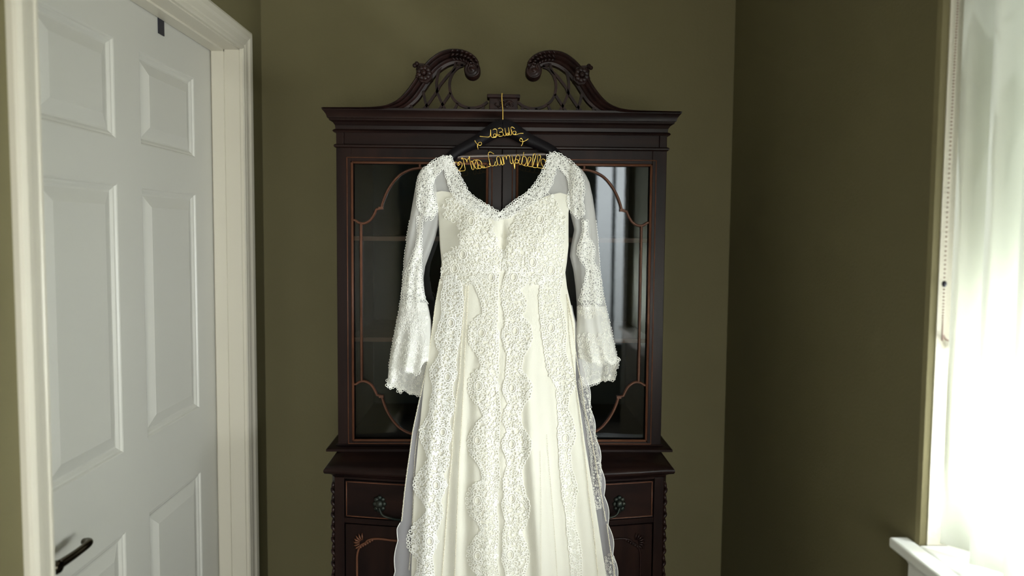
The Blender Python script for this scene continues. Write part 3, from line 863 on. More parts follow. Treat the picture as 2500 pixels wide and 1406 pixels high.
wire(Bq([(1200, 830), (1290, 860), (1390, 860), (1480, 700), (1555, 560), (1550, 480), (1490, 450), (1440, 500), (1410, 650), (1400, 800), (1450, 880), (1560, 900), (1640, 890), (1700, 680), (1790, 400), (1770, 310), (1720, 290), (1670, 350), (1650, 550), (1620, 800), (1650, 910), (1750, 940), (1860, 920), (1910, 760), (2010, 480), (2000, 400), (1930, 340), (1880, 400), (1865, 600), (1860, 860), (1900, 940), (2050, 970), (2260, 1010)]), 'wire_lettering')
wire(Bq([(2240, 1000), (2170, 960), (2080, 820), (2030, 660), (2060, 570), (2140, 540), (2230, 600), (2265, 670), (2240, 700), (2230, 640), (2290, 590), (2390, 600), (2430, 690), (2400, 790), (2300, 880), (2210, 980)]), 'wire_heart')
wire(C([(350, 710), (500, 725), (700, 745), (770, 690), (790, 560), (800, 450), (800, 600), (815, 710), (870, 760), (960, 750), (1010, 680), (1000, 620), (950, 610), (910, 660), (930, 730), (990, 755), (1050, 690), (1050, 560), (1040, 460), (980, 410), (880, 455)]), 'wire_date')
wire(C([(1105, 395), (1190, 375), (1265, 420), (1280, 490), (1230, 530), (1150, 550), (1230, 530), (1300, 580), (1310, 650), (1260, 700), (1150, 710), (1090, 670), (1130, 630), (1170, 660)]), 'wire_date')
wire(C([(1310, 620), (1340, 680), (1390, 690), (1415, 620), (1375, 380), (1400, 520), (1430, 650), (1490, 670), (1515, 600), (1470, 580), (1450, 630), (1500, 670), (1560, 620), (1525, 350), (1545, 560), (1570, 650), (1620, 660), (1650, 580), (1620, 400), (1640, 340), (1700, 345), (1780, 400)]), 'wire_date')
wire(C([(1640, 430), (1670, 560), (1710, 630), (1780, 640), (1830, 570), (1800, 510), (1730, 510), (1690, 560), (1730, 630), (1820, 645), (1980, 600), (2130, 590)]), 'wire_date')
wire(C([(150, 880), (200, 970), (280, 1050), (370, 1080), (430, 1020), (400, 960), (330, 960), (280, 1020), (260, 1080), (275, 1170), (292, 1240)]), 'wire_loop')
wire(C([(2330, 810), (2230, 880), (2110, 930), (2010, 910), (1980, 850), (2030, 795), (2090, 850), (2110, 930), (2095, 1010), (2045, 1100)]), 'wire_loop')

# ---------------------------------------------------------------- wedding dress
dress = empty('wedding_dress', (0.0, 1.72, 1.50))
tag(dress, 'ivory lace wedding dress with sheer bell sleeves hanging in front of the cabinet', 'dress')
def I(tab, k=1):
    ys_ = [t[0] for t in tab]; vs = [t[k] for t in tab]
    return lambda y: np.interp(y, ys_, vs)
TOR = [(360, 1040, 1402), (430, 1052, 1400), (480, 1062, 1393), (520, 1070, 1388), (560, 1072, 1388), (600, 1074, 1388), (640, 1078, 1384), (665, 1077, 1380), (700, 1072, 1384), (740, 1064, 1393), (790, 1057, 1404), (860, 1048, 1405),
       (930, 1036, 1406), (1008, 1028, 1418), (1080, 1021, 1428), (1152, 1014, 1440), (1224, 1010, 1452), (1296, 1007, 1463), (1404, 1004, 1480), (1700, 985, 1525), (1960, 970, 1560)]
tl_, tr_ = I(TOR, 1), I(TOR, 2)
DEP = [(360, 1.762, .004), (430, 1.752, .008), (500, 1.725, .03), (580, 1.705, .045), (665, 1.715, .04), (760, 1.705, .035), (900, 1.675, .035), (1010, 1.640, .035), (1100, 1.612, .032), (1200, 1.600, .035), (1406, 1.585, .045), (1960, 1.56, .06)]
d0, d1 = I(DEP, 1), I(DEP, 2)
def S_tor(x, y):
    x = np.asarray(x, float); y = np.asarray(y, float)
    a_, c_ = tl_(y), tr_(y)
    t = (x - (a_ + c_) / 2) / ((c_ - a_) / 2)
    Y = d0(y) + d1(y) * np.clip(np.abs(t), 0, 1.35) ** 2.4
    g = lambda cx_, cy_, sx, sy: np.exp(-((x - cx_) / sx) ** 2 - ((y - cy_) / sy) ** 2)
    Y = Y - 0.016 * g(1140, 580, 48, 55) - 0.016 * g(1325, 575, 48, 55) + 0.014 * g(1226, 585, 9, 45) + 0.006 * g(1228, 660, 14, 14)
    Y = Y + 0.002 * np.exp(-((y - 668) / 10) ** 2)
    # soft vertical folds that open out towards the hem
    f = np.clip((y - 690) / 500, 0, 1.2)
    Y = Y + f * (0.0060 * np.sin(t * 9.5 + 0.6) + 0.0035 * np.sin(t * 21 + 1.1 + 0.002 * y) + 0.0020 * np.sin(t * 37 + y * 0.004))
    Y = Y + 0.0012 * np.sin(x * 0.09 + y * 0.05) * np.clip((690 - y) / 100, 0, 1)
    return Y
def patch(fxl, fxr, ftop, fbot, surf, nu, nv, off=0.0, inset=0.0):
    u = np.linspace(0, 1, nu)[None, :]; v = np.linspace(0, 1, nv)[:, None]
    yt = ftop(u) if callable(ftop) else ftop + 0 * u
    yb = fbot(u) if callable(fbot) else fbot + 0 * u
    y = yt + (yb - yt) * v
    x0, x1 = fxl(y), fxr(y)
    x = x0 + inset + (x1 - x0 - 2 * inset) * u
    return P(x, y, surf(x, y) + off)
# opaque bodice
topx = [(1066, 470), (1085, 466), (1110, 470), (1145, 497), (1185, 528), (1219, 532), (1250, 526), (1290, 500), (1330, 480), (1365, 470), (1392, 478)]
ftop = lambda u: np.interp(1066 + u * 326, [p[0] for p in topx], [p[1] for p in topx])
bodice = MB().grid(patch(tl_, tr_, ftop, 668, S_tor, 90, 60), thick=0.0015).build('bodice', M_SATIN, dress, smooth=True, angle=60)
MB().grid(patch(tl_, tr_, lambda u: ftop(u) + 12, 672, lambda x, y: S_tor(x, y) * 0 + d0(y) + d1(y) + 0.008, 20, 20, inset=1.5), thick=0.001).build('back_bodice', M_SATIN, dress, smooth=True)
# skirt
MB().grid(patch(tl_, tr_, 668, 1958, S_tor, 150, 150), thick=0.0015).build('skirt', M_SATIN, dress, smooth=True, angle=60)
MB().grid(patch(tl_, tr_, 664, 1958, lambda x, y: d0(y) + d1(y) + 0.006, 12, 60, inset=2), thick=0.001).build('back_skirt', M_SATIN, dress, smooth=True)
# sheer yokes
yl = [(360, 1041, 1099), (377, 1041, 1100), (400, 1041, 1104), (430, 1047, 1117), (455, 1053, 1128), (475, 1058, 1142), (490, 1062, 1165), (505, 1066, 1195), (530, 1070, 1218)]
yr = [(360, 1341, 1401), (380, 1340, 1401), (400, 1339, 1401), (430, 1330, 1400), (455, 1318, 1396), (470, 1300, 1393), (490, 1270, 1390), (505, 1246, 1388), (530, 1222, 1388)]
fl = lambda u: 409 - 32 * u ** 1.1
fr = lambda u: 369 + 38 * u ** 1.1
for tb, ft in ((yl, fl), (yr, fr)):
    MB().grid(patch(I(tb, 1), I(tb, 2), ft, 528, S_tor, 30, 30, off=0.001)).build('sheer_yoke', M_ORG, dress, smooth=True)
    MB().grid(patch(I(tb, 1), I(tb, 2), lambda u: ft(u) + 2, 500, lambda x, y: S_tor(x, y) + 0.018 * np.clip((y - 385) / 60, 0, 1), 16, 16, off=0.002, inset=3)).build('back_yoke', M_ORG, dress, smooth=True)

# sleeves
SLL = [(405, 1036, 1048), (415, 1027, 1056), (428, 1020, 1060), (445, 1016, 1064), (480, 1010, 1070), (520, 1003, 1074), (545, 999, 1072), (580, 994, 1063), (620, 989, 1049), (650, 986, 1038), (680, 984, 1034), (720, 980, 1037), (750, 976, 1046), (780, 970, 1052), (820, 962, 1055), (860, 955, 1054), (900, 949, 1050), (935, 946, 1046), (970, 944, 1040)]
SLR = [(402, 1396, 1406), (415, 1392, 1422), (428, 1390, 1431), (445, 1390, 1439), (480, 1388, 1447), (520, 1392, 1453), (560, 1402, 1457), (600, 1394, 1460), (625, 1391, 1462), (660, 1400, 1464), (700, 1405, 1469), (740, 1408, 1477), (780, 1408, 1486), (820, 1404, 1495), (860, 1408, 1504), (890, 1414, 1510), (940, 1420, 1503)]
def S_slv(tab, side, back=False):
    a_, c_ = I(tab, 1), I(tab, 2)
    def f(x, y):
        x = np.asarray(x, float); y = np.asarray(y, float)
        xa, xb = a_(y), c_(y)
        t = (x - (xa + xb) / 2) / ((xb - xa) / 2)
        h = np.interp(y, [400, 450, 650, 800, 950], [0.010, 0.024, 0.022, 0.034, 0.042])
        base = np.interp(y, [400, 450, 650, 800, 950], [1.765, 1.765, 1.765, 1.745, 1.722])
        e = np.sqrt(np.clip(1 - np.clip(np.abs(t), 0, 1) ** 2, 0, 1))
        fold = 0.0030 * np.sin(t * 7 + y * 0.02) * np.clip((y - 430) / 80, 0, 1) + np.clip((y - 740) / 150, 0, 1) * 0.010 * np.sin(t * 8 + side)
        return base + (h * e if back else -h * e) + fold * e * (0.5 if back else 1)
    return f
def hem(pts):
    xs_ = [p[0] for p in pts]; ys_ = [p[1] for p in pts]
    return lambda u: np.interp(u, np.linspace(0, 1, 200), np.interp(np.linspace(xs_[0], xs_[-1], 200), xs_, ys_))
hemLf = [(946, 930), (952, 938), (958, 934), (964, 922), (972, 905), (979, 893), (987, 899), (996, 908), (1006, 905), (1014, 914), (1021, 908), (1026, 892), (1034, 880), (1046, 880)]
hemLb = [(946, 940), (956, 948), (964, 940), (970, 945), (976, 958), (984, 949), (992, 953), (1002, 962), (1014, 960), (1024, 966), (1036, 960), (1046, 958)]
hemRf = [(1414, 872), (1430, 876), (1440, 884), (1450, 881), (1461, 889), (1470, 884), (1478, 872), (1488, 884), (1498, 890), (1505, 882), (1510, 878)]
hemRb = [(1418, 940), (1438, 941), (1448, 937), (1458, 936), (1468, 926), (1478, 929), (1488, 924), (1498, 929), (1500, 900), (1503, 895)]
for side, tab, hf, hb, seam in ((0, SLL, hemLf, hemLb, 760), (1, SLR, hemRf, hemRb, 770)):
    sl_f, sl_b = S_slv(tab, side), S_slv(tab, side, True)
    a_, c_ = I(tab, 1), I(tab, 2)
    b = MB(); b.grid(patch(a_, c_, tab[0][0], seam, sl_f, 30, 60))
    slv = b.build('sleeve', M_ORG, dress, smooth=True)
    b = MB(); b.grid(patch(a_, c_, tab[0][0], seam, sl_b, 20, 40))
    b.build('sleeve_back', M_ORG, slv, smooth=True)
    # opaque lined strip at the outer side of the sleeve
    if side == 0:
        st = I([(400, 1036), (440, 1026), (520, 1025), (600, 1024), (650, 1028), (700, 1034), (760, 1046)], 1)
        b = MB().grid(patch(a_, st, 408, seam, sl_f, 14, 60, off=0.0012))
    else:
        st = I([(400, 1410), (440, 1428), (520, 1430), (600, 1432), (650, 1436), (700, 1430), (770, 1412)], 1)
        b = MB().grid(patch(st, c_, 408, seam, sl_f, 14, 60, off=0.0012))
    b.build('sleeve_fold', M_ORG, slv, smooth=True)
    cf = MB().grid(patch(a_, c_, seam - 22, hem(hf), sl_f, 70, 40, off=-0.0008)).build('bell_cuff', M_CUFF, dress, smooth=True)
    MB().grid(patch(a_, c_, seam - 22, hem(hb), sl_b, 60, 30)).build('cuff_back', M_CUFF, cf, smooth=True)

# sheer overskirt at both sides
def scal(tab, amp, per, ph=0):
    f = I(tab, 1)
    return lambda y: f(y) + amp * np.abs(np.sin(math.pi * (np.asarray(y) + ph) / per)) * np.clip((np.asarray(y) - (1270 if amp < 0 else 900)) / 20, 0, 1)
OVL = [(700, 1071), (760, 1060), (810, 1054), (880, 1043), (940, 1033), (990, 1020), (1055, 1007), (1145, 995), (1202, 987), (1274, 979), (1290, 974), (1404, 964), (1700, 935), (1960, 915)]
OVR = [(740, 1396), (767, 1401), (788, 1407), (809, 1411), (880, 1420), (925, 1430), (1001, 1440), (1044, 1448), (1123, 1463), (1173, 1470), (1260, 1481), (1325, 1492), (1404, 1503), (1700, 1550), (1960, 1585)]
def S_ovl(x, y):
    return d0(y) + d1(y) + 0.002 + 0.003 * np.sin(np.asarray(x) * 0.12 + np.asarray(y) * 0.01) + np.clip((np.asarray(y) - 1274) / 600, 0, 1) * 0.004
ol = MB().grid(patch(scal(OVL, -5, 75, 30), lambda y: tl_(y) + 22, 760, 1958, S_ovl, 26, 260)).build('sheer_overskirt', M_ORG2, dress, smooth=True)
orr = MB().grid(patch(lambda y: tr_(y) - 22, scal(OVR, 7, 72, 15), 745, 1958, S_ovl, 26, 260)).build('sheer_overskirt', M_ORG2, dress, smooth=True)
b = MB()
yy = np.linspace(1276, 1940, 170); xx = scal(OVL, -5, 75, 30)(yy)
b.tube(P(xx, yy, S_ovl(xx, yy)), 0.0009, 5)
b.build('rolled_hem', M_LACE, ol, smooth=True)
b = MB()
yy = np.linspace(900, 1940, 260); xx = scal(OVR, 7, 72, 15)(yy)
b.tube(P(xx, yy, S_ovl(xx, yy)), 0.0009, 5)
b.build('rolled_hem', M_LACE, orr, smooth=True)

# ---- lace: corded motifs laid on the cloth
rng = np.random.default_rng(7)
def motif(kind, r, n=10):
    t = np.linspace(0, 2 * math.pi, n, endpoint=False)
    if kind == 0:
        return [(np.stack([r * np.cos(t), r * np.sin(t)], -1), True)]
    if kind == 1:
        t = np.linspace(0, 2.6 * math.pi, 15); q = r * (1 - 0.72 * t / t[-1])
        return [(np.stack([q * np.cos(t), q * np.sin(t)], -1), False)]
    if kind == 2:
        t = np.linspace(0, 2 * math.pi, 22, endpoint=False); q = r * (0.72 + 0.30 * np.cos(5 * t))
        return [(np.stack([q * np.cos(t), q * np.sin(t)], -1), True), (np.stack([.3 * r * np.cos(t[::4]), .3 * r * np.sin(t[::4])], -1), True)]
    if kind == 3:
        return [(np.stack([r * 1.25 * np.cos(t), r * .55 * np.sin(t)], -1), True)]
    t = np.linspace(-1.9, 1.9, 9)
    return [(np.stack([r * np.cos(t), r * np.sin(t)], -1), False)]
def band_inside(x, y, path, grow=1.0):
    """distance test to a variable-width path"""
    p = spline(path, 12 * len(path))
    d = np.hypot(x[:, None] - p[None, :, 0], y[:, None] - p[None, :, 1]) - p[None, :, 2] * grow
    return d.min(1) < 0
def poly_inside(x, y, poly):
    c = np.zeros(len(x), bool); n = len(poly)
    for i in range(n):
        x0, y0 = poly[i]; x1, y1 = poly[(i + 1) % n]
        k = ((y0 > y) != (y1 > y)) & (x < (x1 - x0) * (y - y0) / (y1 - y0 + 1e-9) + x0)
        c ^= k
    return c
ROS = [(1065, 1184, 1), (1081, 1055, 1), (1049, 1321, 1), (1093, 920, 1), (1101, 788, 1), (1249, 1084, 1), (1249, 1217, 1), (1250, 947, 1), (1245, 1354, 1), (1258, 808, 1),
       (1166, 1075, 1), (1166, 1222, 1), (1168, 942, 1), (1166, 1356, 1), (1176, 812, 1), (1199, 677, 0), (1254, 677, 0), (1380, 1070, 1), (1345, 800, 1), (1130, 620, 0), (1300, 640, 0), (1150, 540, 0), (1318, 535, 0), (1110, 655, 0), (1345, 660, 0)]
def rosette(b, x0, y0, surf, off, cord):
    t = np.linspace(0, 2 * math.pi, 18, endpoint=False)
    for rx_, ry_, c in ((6.5, 8.5, 1.0), (10.5, 13, 1.25)):
        qx = x0 + rx_ * np.cos(t); qy = y0 + ry_ * np.sin(t)
        b.tube(P(qx, qy, surf(qx, qy) - off * 1.1), cord * c, 4, closed=True, cap=False)
    t8 = np.linspace(0, 2 * math.pi, 8, endpoint=False)
    for i in range(12):
        a_ = i * math.pi / 6
        qx = x0 + 14.5 * math.cos(a_) + 3.4 * np.cos(t8); qy = y0 + 17 * math.sin(a_) + 3.4 * np.sin(t8)
        b.tube(P(qx, qy, surf(qx, qy) - off * 1.1), cord, 4, closed=True, cap=False)
def scatter(step, bbox, test):
    xs_ = np.arange(bbox[0], bbox[2], step); ys_ = np.arange(bbox[1], bbox[3], step * 0.87)
    g = np.array([(x + (j % 2) * step / 2, y) for j, y in enumerate(ys_) for x in xs_])
    g += rng.uniform(-0.28 * step, 0.28 * step, g.shape)
    g = g[test(g[:, 0], g[:, 1])]
    for x, y, _ in ROS:
        g = g[np.hypot(g[:, 0] - x, (g[:, 1] - y) * 0.85) > 15.5]
    return g
def lay(b, pts, surf, off, rr, cord, kinds=(0, 1, 2, 3, 4), n=4):
    for x, y in pts:
        r = rng.uniform(*rr); a_ = rng.uniform(0, 6.283)
        ca, sa = math.cos(a_), math.sin(a_)
        for q, closed in motif(int(rng.choice(kinds)), r):
            qx = x + q[:, 0] * ca - q[:, 1] * sa; qy = y + q[:, 0] * sa + q[:, 1] * ca
            p = P(qx, qy, surf(qx, qy) - off)
            b.tube(p, cord, n, closed=closed, cap=False)
def border(b, path, surf, off, r, cord, sides=(-1, 1)):
    p = spline(path, 200)
    seg = np.hypot(*np.gradient(p[:, :2], axis=0).T); s = np.concatenate([[0], np.cumsum(seg[1:])])
    m = max(4, int(s[-1] / (1.7 * r)))
    u = np.linspace(0, s[-1], m)
    q = np.stack([np.interp(u, s, p[:, k]) for k in range(3)], -1)
    T = np.gradient(q[:, :2], axis=0); T /= np.linalg.norm(T, axis=1)[:, None]
    N = np.stack([-T[:, 1], T[:, 0]], -1)
    t = np.linspace(0, 2 * math.pi, 8, endpoint=False)
    for sd in sides:
        for (x, y, w), nn in zip(q, N):
            ww = w + 1.5 * rng.uniform(-1, 1)
            cx_, cy_ = x + sd * nn[0] * ww, y + sd * nn[1] * ww
            qx = cx_ + r * np.cos(t); qy = cy_ + r * np.sin(t)
            b.tube(P(qx, qy, surf(qx, qy) - off), cord, 4, closed=True, cap=False)
def sheet(path, surf, off, nw=11):
    p = spline(path, 14 * len(path))
    T = np.gradient(p[:, :2], axis=0); T /= np.linalg.norm(T, axis=1)[:, None]
    N = np.stack([-T[:, 1], T[:, 0]], -1)
    s = np.linspace(-1, 1, nw)[None, :]
    x = p[:, 0:1] + N[:, 0:1] * p[:, 2:3] * s; y = p[:, 1:2] + N[:, 1:2] * p[:, 2:3] * s
    return MB().grid(P(x, y, surf(x, y) - off))
def lace_strip(name, path, surf, off, step=9, rr=(2.6, 5.2), cord=0.0010, br=3.6, parent=dress, m=M_LACE, backing=None, boff=None, sides=(-1, 1)):
    b = MB()
    xs_ = [p[0] for p in path]; ys_ = [p[1] for p in path]; w = max(p[2] for p in path)
    pts = scatter(step, (min(xs_) - w, min(ys_) - w, max(xs_) + w, max(ys_) + w), lambda x, y: band_inside(x, y, path, 0.92))
    lay(b, pts, surf, off, rr, cord)
    border(b, path, surf, off, br, cord * 1.05, sides)
    if surf is S_tor and max(ys_) > 1000:
        for x, y, k_ in ROS:
            if k_ and band_inside(np.array([x]), np.array([y]), path)[0]:
                rosette(b, x, y, surf, off, cord)
    o = b.build(name, m, parent, smooth=True)
    if backing is not None:
        sheet(path, surf, off * 0.45 if boff is None else boff).build('lace_ground', backing, o, smooth=True)
    return o
# skirt strips (pixel rows scaled from the photograph's crop)
def edges(E):
    return [((a_ + c_) / 2, y, (c_ - a_) / 2) for y, a_, c_ in E]
L1 = edges([(688, 1086, 1122), (730, 1080, 1128), (770, 1082, 1126), (800, 1072, 1122), (835, 1066, 1118), (860, 1078, 1112), (885, 1066, 1110), (911, 1052, 1112), (947, 1060, 1100), (990, 1052, 1108), (1019, 1048, 1094), (1058, 1027, 1101), (1094, 1040, 1091), (1123, 1050, 1095), (1148, 1034, 1080), (1170, 1016, 1086), (1191, 1013, 1087), (1224, 1038, 1074), (1250, 1046, 1078), (1275, 1028, 1070), (1300, 1004, 1063), (1325, 995, 1067), (1345, 1010, 1060), (1365, 1022, 1052), (1400, 1020, 1058), (1440, 1000, 1054), (1490, 1012, 1044), (1540, 990, 1046)])
L2 = edges([(672, 1150, 1215), (720, 1172, 1212), (770, 1180, 1212), (800, 1150, 1214), (830, 1148, 1216), (870, 1172, 1214), (910, 1176, 1214), (930, 1150, 1215), (955, 1148, 1216), (985, 1172, 1218), (1020, 1182, 1220), (1050, 1160, 1218), (1085, 1144, 1216), (1110, 1158, 1214), (1140, 1176, 1216), (1180, 1178, 1216), (1210, 1144, 1214), (1235, 1142, 1212), (1265, 1166, 1212), (1300, 1176, 1214), (1340, 1148, 1212), (1365, 1144, 1212), (1400, 1168, 1214), (1460, 1150, 1212), (1540, 1160, 1214)])
L3 = edges([(672, 1236, 1290), (710, 1226, 1262), (740, 1228, 1282), (775, 1236, 1272), (800, 1230, 1292), (830, 1230, 1296), (870, 1240, 1276), (905, 1238, 1270), (930, 1232, 1288), (955, 1230, 1296), (990, 1242, 1274), (1020, 1230, 1268), (1050, 1240, 1276), (1080, 1228, 1294), (1105, 1234, 1290), (1140, 1240, 1272), (1175, 1230, 1272), (1205, 1234, 1280), (1235, 1228, 1290), (1270, 1236, 1284), (1300, 1230, 1270), (1340, 1230, 1286), (1370, 1228, 1288), (1400, 1236, 1280), (1460, 1228, 1290), (1540, 1236, 1280)])
L4 = edges([(680, 1325, 1370), (730, 1318, 1364), (780, 1322, 1376), (820, 1326, 1380), (860, 1332, 1376), (900, 1340, 1390), (935, 1358, 1402), (965, 1362, 1388), (1000, 1364, 1384), (1030, 1366, 1396), (1065, 1364, 1402), (1100, 1368, 1390), (1140, 1370, 1392), (1190, 1374, 1406), (1215, 1376, 1404), (1250, 1384, 1400), (1290, 1386, 1402), (1340, 1392, 1416), (1400, 1398, 1418), (1460, 1404, 1432), (1540, 1408, 1440)])
lace_strip('lace_strip', L1, S_tor, 0.0028, 8.5, cord=0.0014)
for L in (L2, L3):
    lace_strip('lace_strip', L, S_tor, 0.0022, 9, cord=0.00115, m=M_LACEI)
lace_strip('lace_strip', L4, S_tor, 0.0022, 9, cord=0.00115, m=M_LACEI)
# bodice lace
bod = [(1078, 500), (1100, 478), (1125, 482), (1160, 505), (1195, 535), (1208, 560), (1222, 612), (1238, 600), (1250, 545), (1280, 510), (1320, 480), (1345, 470), (1380, 530), (1376, 690), (1300, 695), (1250, 690), (1215, 655), (1200, 692), (1120, 696), (1076, 690), (1080, 620), (1120, 595), (1118, 545), (1085, 530)]
b = MB()
pts = scatter(8.5, (1070, 470, 1392, 700), lambda x, y: poly_inside(x, y, bod))
lay(b, pts, S_tor, 0.0022, (2.4, 5.2), 0.00115)
for x, y, k_ in ROS:
    if not k_: rosette(b, x, y, S_tor, 0.0022, 0.00115)
b.build('bodice_lace', M_LACEI, dress, smooth=True)
# neckline and shoulder lace over open net
def S_neck(x, y): return S_tor(x, y)
NL = [(1094, 386, 8), (1096, 402, 11), (1104, 425, 15), (1113, 447, 16), (1122, 467, 17), (1138, 486, 15), (1162, 502, 14), (1190, 516, 12), (1212, 526, 9), (1220, 530, 8)]
NR = [(1345, 378, 7), (1347, 396, 11), (1340, 420, 14), (1330, 444, 17), (1316, 464, 16), (1292, 484, 14), (1264, 503, 13), (1242, 517, 11), (1226, 527, 8)]
SLc = [(1088, 391, 11), (1070, 403, 14), (1052, 418, 15), (1040, 436, 17), (1036, 462, 17), (1040, 490, 20), (1046, 512, 20), (1046, 528, 13)]
SRc = [(1352, 383, 11), (1372, 397, 14), (1391, 413, 15), (1404, 434, 16), (1408, 460, 16), (1404, 486, 17), (1408, 508, 15), (1418, 526, 9)]
def S_sh(tab, side):
    s1 = S_slv(tab, side)
    return lambda x, y: np.minimum(S_tor(x, y), np.where((np.asarray(x) < 1075) | (np.asarray(x) > 1380), s1(x, y), 9))
SH0, SH1 = S_sh(SLL, 0), S_sh(SLR, 1)
lace_strip('neckline_lace', NL, S_tor, 0.0028, 7.5, (2.2, 4.6), 0.00095, 3.0, backing=M_NET)
lace_strip('neckline_lace', NR, S_tor, 0.0028, 7.5, (2.2, 4.6), 0.00095, 3.0, backing=M_NET)
lace_strip('shoulder_lace', SLc, SH0, 0.0032, 7.5, (2.2, 4.8), 0.00095, 3.2, backing=M_NET)
lace_strip('shoulder_lace', SRc, SH1, 0.0032, 7.5, (2.2, 4.8), 0.00095, 3.2, backing=M_NET)
fL, fR = S_slv(SLL, 0), S_slv(SLR, 1)
# sleeve appliques
lace_strip('sleeve_lace', [(1026, 532, 5), (1024, 560, 3.5), (1023, 590, 3.5), (1020, 615, 8), (1014, 645, 13), (1008, 680, 20), (1008, 715, 24), (1010, 735, 26)], fL, 0.0018, 8, cord=0.00095, backing=M_NET)
lace_strip('sleeve_lace', [(1428, 540, 4), (1428, 575, 6), (1430, 600, 17), (1432, 622, 18), (1440, 645, 10), (1448, 668, 15), (1446, 700, 20), (1442, 735, 26)], fR, 0.0018, 8, cord=0.00095, backing=M_NET)
# edge trims and lace on the bell cuffs
for side, tab, hf, hb, fs in ((0, SLL, hemLf, hemLb, fL), (1, SLR, hemRf, hemRb, fR)):
    a_, c_ = I(tab, 1), I(tab, 2)
    fb = S_slv(tab, side, True)
    hx = lambda h: (lambda x: np.interp(x, [p[0] for p in h], [p[1] for p in h]))
    b = MB()
    if side == 0:
        test = lambda x, y: (y < hx(hf)(x) - 3) & (y > 750) & (x > a_(y) + 3) & (x < np.minimum(c_(y) - 4, 1042)) & ((y > 835) | (y < 812) | (rng.random(len(x)) < .4))
        bb = (942, 750, 1050, 950)
    else:
        test = lambda x, y: (y < hx(hf)(x) - 3) & (y > 745) & (x > a_(y) + 6) & (x < c_(y) - 4) & ((y > 815) | (y < 775) | (x > 1470))
        bb = (1404, 745, 1512, 895)
    lay(b, scatter(8.5, bb, test), fs, 0.0020, (2.6, 5), 0.00085)
    hp = [(x, y - 2, 2.0) for x, y in hf]
    border(b, hp, fs, 0.0015, 3.0, 0.0010)
    b.build('cuff_lace', M_LACEI if side else M_LACE, dress, smooth=True)
    b = MB()
    border(b, [(x, y - 2, 2.0) for x, y in hb], fb, -0.0005, 3.0, 0.0010)
    tb_ = (lambda x, y: (y < hx(hb)(x) - 3) & (y > hx(hf)(x) - 20) & (x > a_(y) + 3) & (x < c_(y) - 4))
    lay(b, scatter(10, (bb[0], 870, bb[2], 970), tb_), fb, 0.0015, (2.6, 4.6), 0.00085)
    # picot edge down the outer seam
    yy = np.arange(540, 900, 6.5)
    ex = (a_(yy) if side == 0 else c_(yy)) + rng.uniform(-1, 1, len(yy))
    for x_, y_ in zip(ex, yy):
        t = np.linspace(0, 2 * math.pi, 7, endpoint=False)
        qx = x_ + 1.8 * np.cos(t); qy = y_ + 2.2 * np.sin(t)
        b.tube(P(qx, qy, 1.765 if y_ < 700 else 1.748), 0.0008, 4, closed=True, cap=False)
    b.build('cuff_edging', M_LACEI, dress, smooth=True)
# loose threads at the cuff seams
b = MB(); b.tube(px3([(1032, 728), (1040, 733), (1046, 742)], fL(1034, 735) - 0.004, 12), 0.0009, 5)
b.build('thread', M_LACE, dress, smooth=True)
b = MB(); b.tube(px3([(1436, 700), (1428, 708), (1424, 714), (1421, 720)], fR(1430, 708) - 0.004, 12), 0.0007, 5)
b.build('thread', M_LACEI, dress, smooth=True)
# lace seen on the right sheer panel
lace_strip('overskirt_lace', [(1418, 925, 4), (1428, 965, 9), (1436, 1010, 7), (1444, 1060, 9), (1450, 1100, 8), (1456, 1150, 10), (1456, 1200, 8), (1462, 1240, 5)], S_ovl, 0.0022, 8, rr=(1.8, 3.6), cord=0.0005, br=2.2, m=M_LACEI)
lace_strip('overskirt_lace', [(1488, 1360, 9), (1490, 1400, 11), (1496, 1450, 11)], S_ovl, 0.0022, 8, rr=(1.8, 3.6), cord=0.0005, br=2.2, m=M_LACEI)
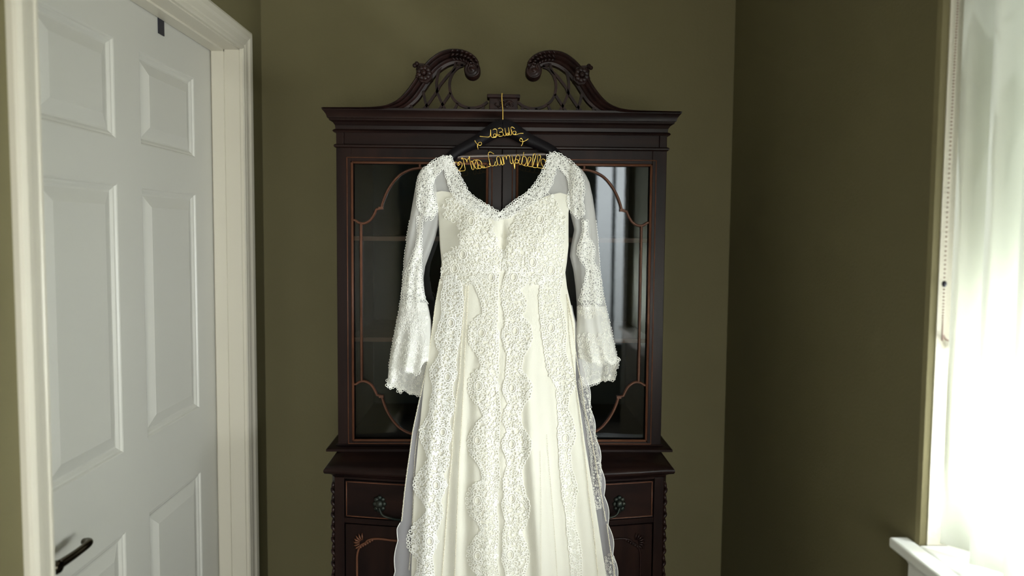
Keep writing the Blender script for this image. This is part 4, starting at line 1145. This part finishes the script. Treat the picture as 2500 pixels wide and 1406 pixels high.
# shoulder-to-bodice seam line under the arm
# ---- pearl strands
def strand(pts, surf, off=0.003, r=0.00165, gap=3.7):
    pts = np.array(pts, float)
    p = spline(pts, 400)
    s = np.concatenate([[0], np.cumsum(np.hypot(*np.diff(p, axis=0).T))])
    u = np.arange(0, s[-1], gap)
    x = np.interp(u, s, p[:, 0]) + rng.uniform(-.25, .25, len(u)); y = np.interp(u, s, p[:, 1])
    q = P(x, y, surf(x, y) - off)
    b = MB()
    for c in q:
        b.ball(c, r, 8, 5)
    b.build('pearl_strand', M_PEARL, dress, smooth=True, kind='stuff')
k5 = lambda L: [(930 + a_ / 2.778, 900 + c_ / 2.778) for a_, c_ in L]
strand([(1074, 683), (1068, 715), (1062, 750), (1056, 800), (1051, 835), (1044, 880)] + k5([(290, 80), (255, 240), (215, 430), (195, 580), (180, 680), (160, 840), (140, 1040)]), S_ovl, 0.004)
strand([(1137, 695), (1134, 740), (1130, 790), (1125, 850)] + k5([(532, 40), (510, 200), (490, 400), (480, 600), (465, 750), (450, 950), (430, 1200), (415, 1400), (395, 1600)]), S_tor)
strand([(1143, 700), (1140, 760), (1136, 830), (1134, 880)] + k5([(560, 130), (545, 400), (530, 640), (520, 900), (510, 1150), (500, 1400), (490, 1600)]), S_tor, r=0.0014)
strand(k5([(275, 330), (240, 500), (225, 700), (215, 1000), (200, 1250), (190, 1370)]), S_ovl, 0.004, r=0.0012)
strand([(1384, 720), (1388, 770), (1390, 810), (1394, 850), (1400, 890)] + k5([(1335, 200), (1360, 400), (1390, 650), (1410, 850), (1440, 1080), (1470, 1380), (1490, 1600)]), S_tor, r=0.0014)
strand([(1386, 728), (1392, 762), (1398, 796), (1404, 850), (1412, 900)] + k5([(1360, 100), (1385, 280), (1420, 430), (1450, 600), (1490, 830), (1526, 1035)]), S_ovl, 0.006)
strand(k5([(1533, 1055), (1545, 1150), (1560, 1250), (1585, 1400), (1610, 1600)]), S_ovl, 0.006)
strand(k5([(1125, 450), (1140, 650), (1165, 950), (1190, 1300), (1200, 1500)]), S_tor, r=0.0011, gap=4.2)
strand(k5([(1080, 560), (1085, 870), (1085, 1400), (1088, 1600)]), S_tor, r=0.001, gap=4.2)
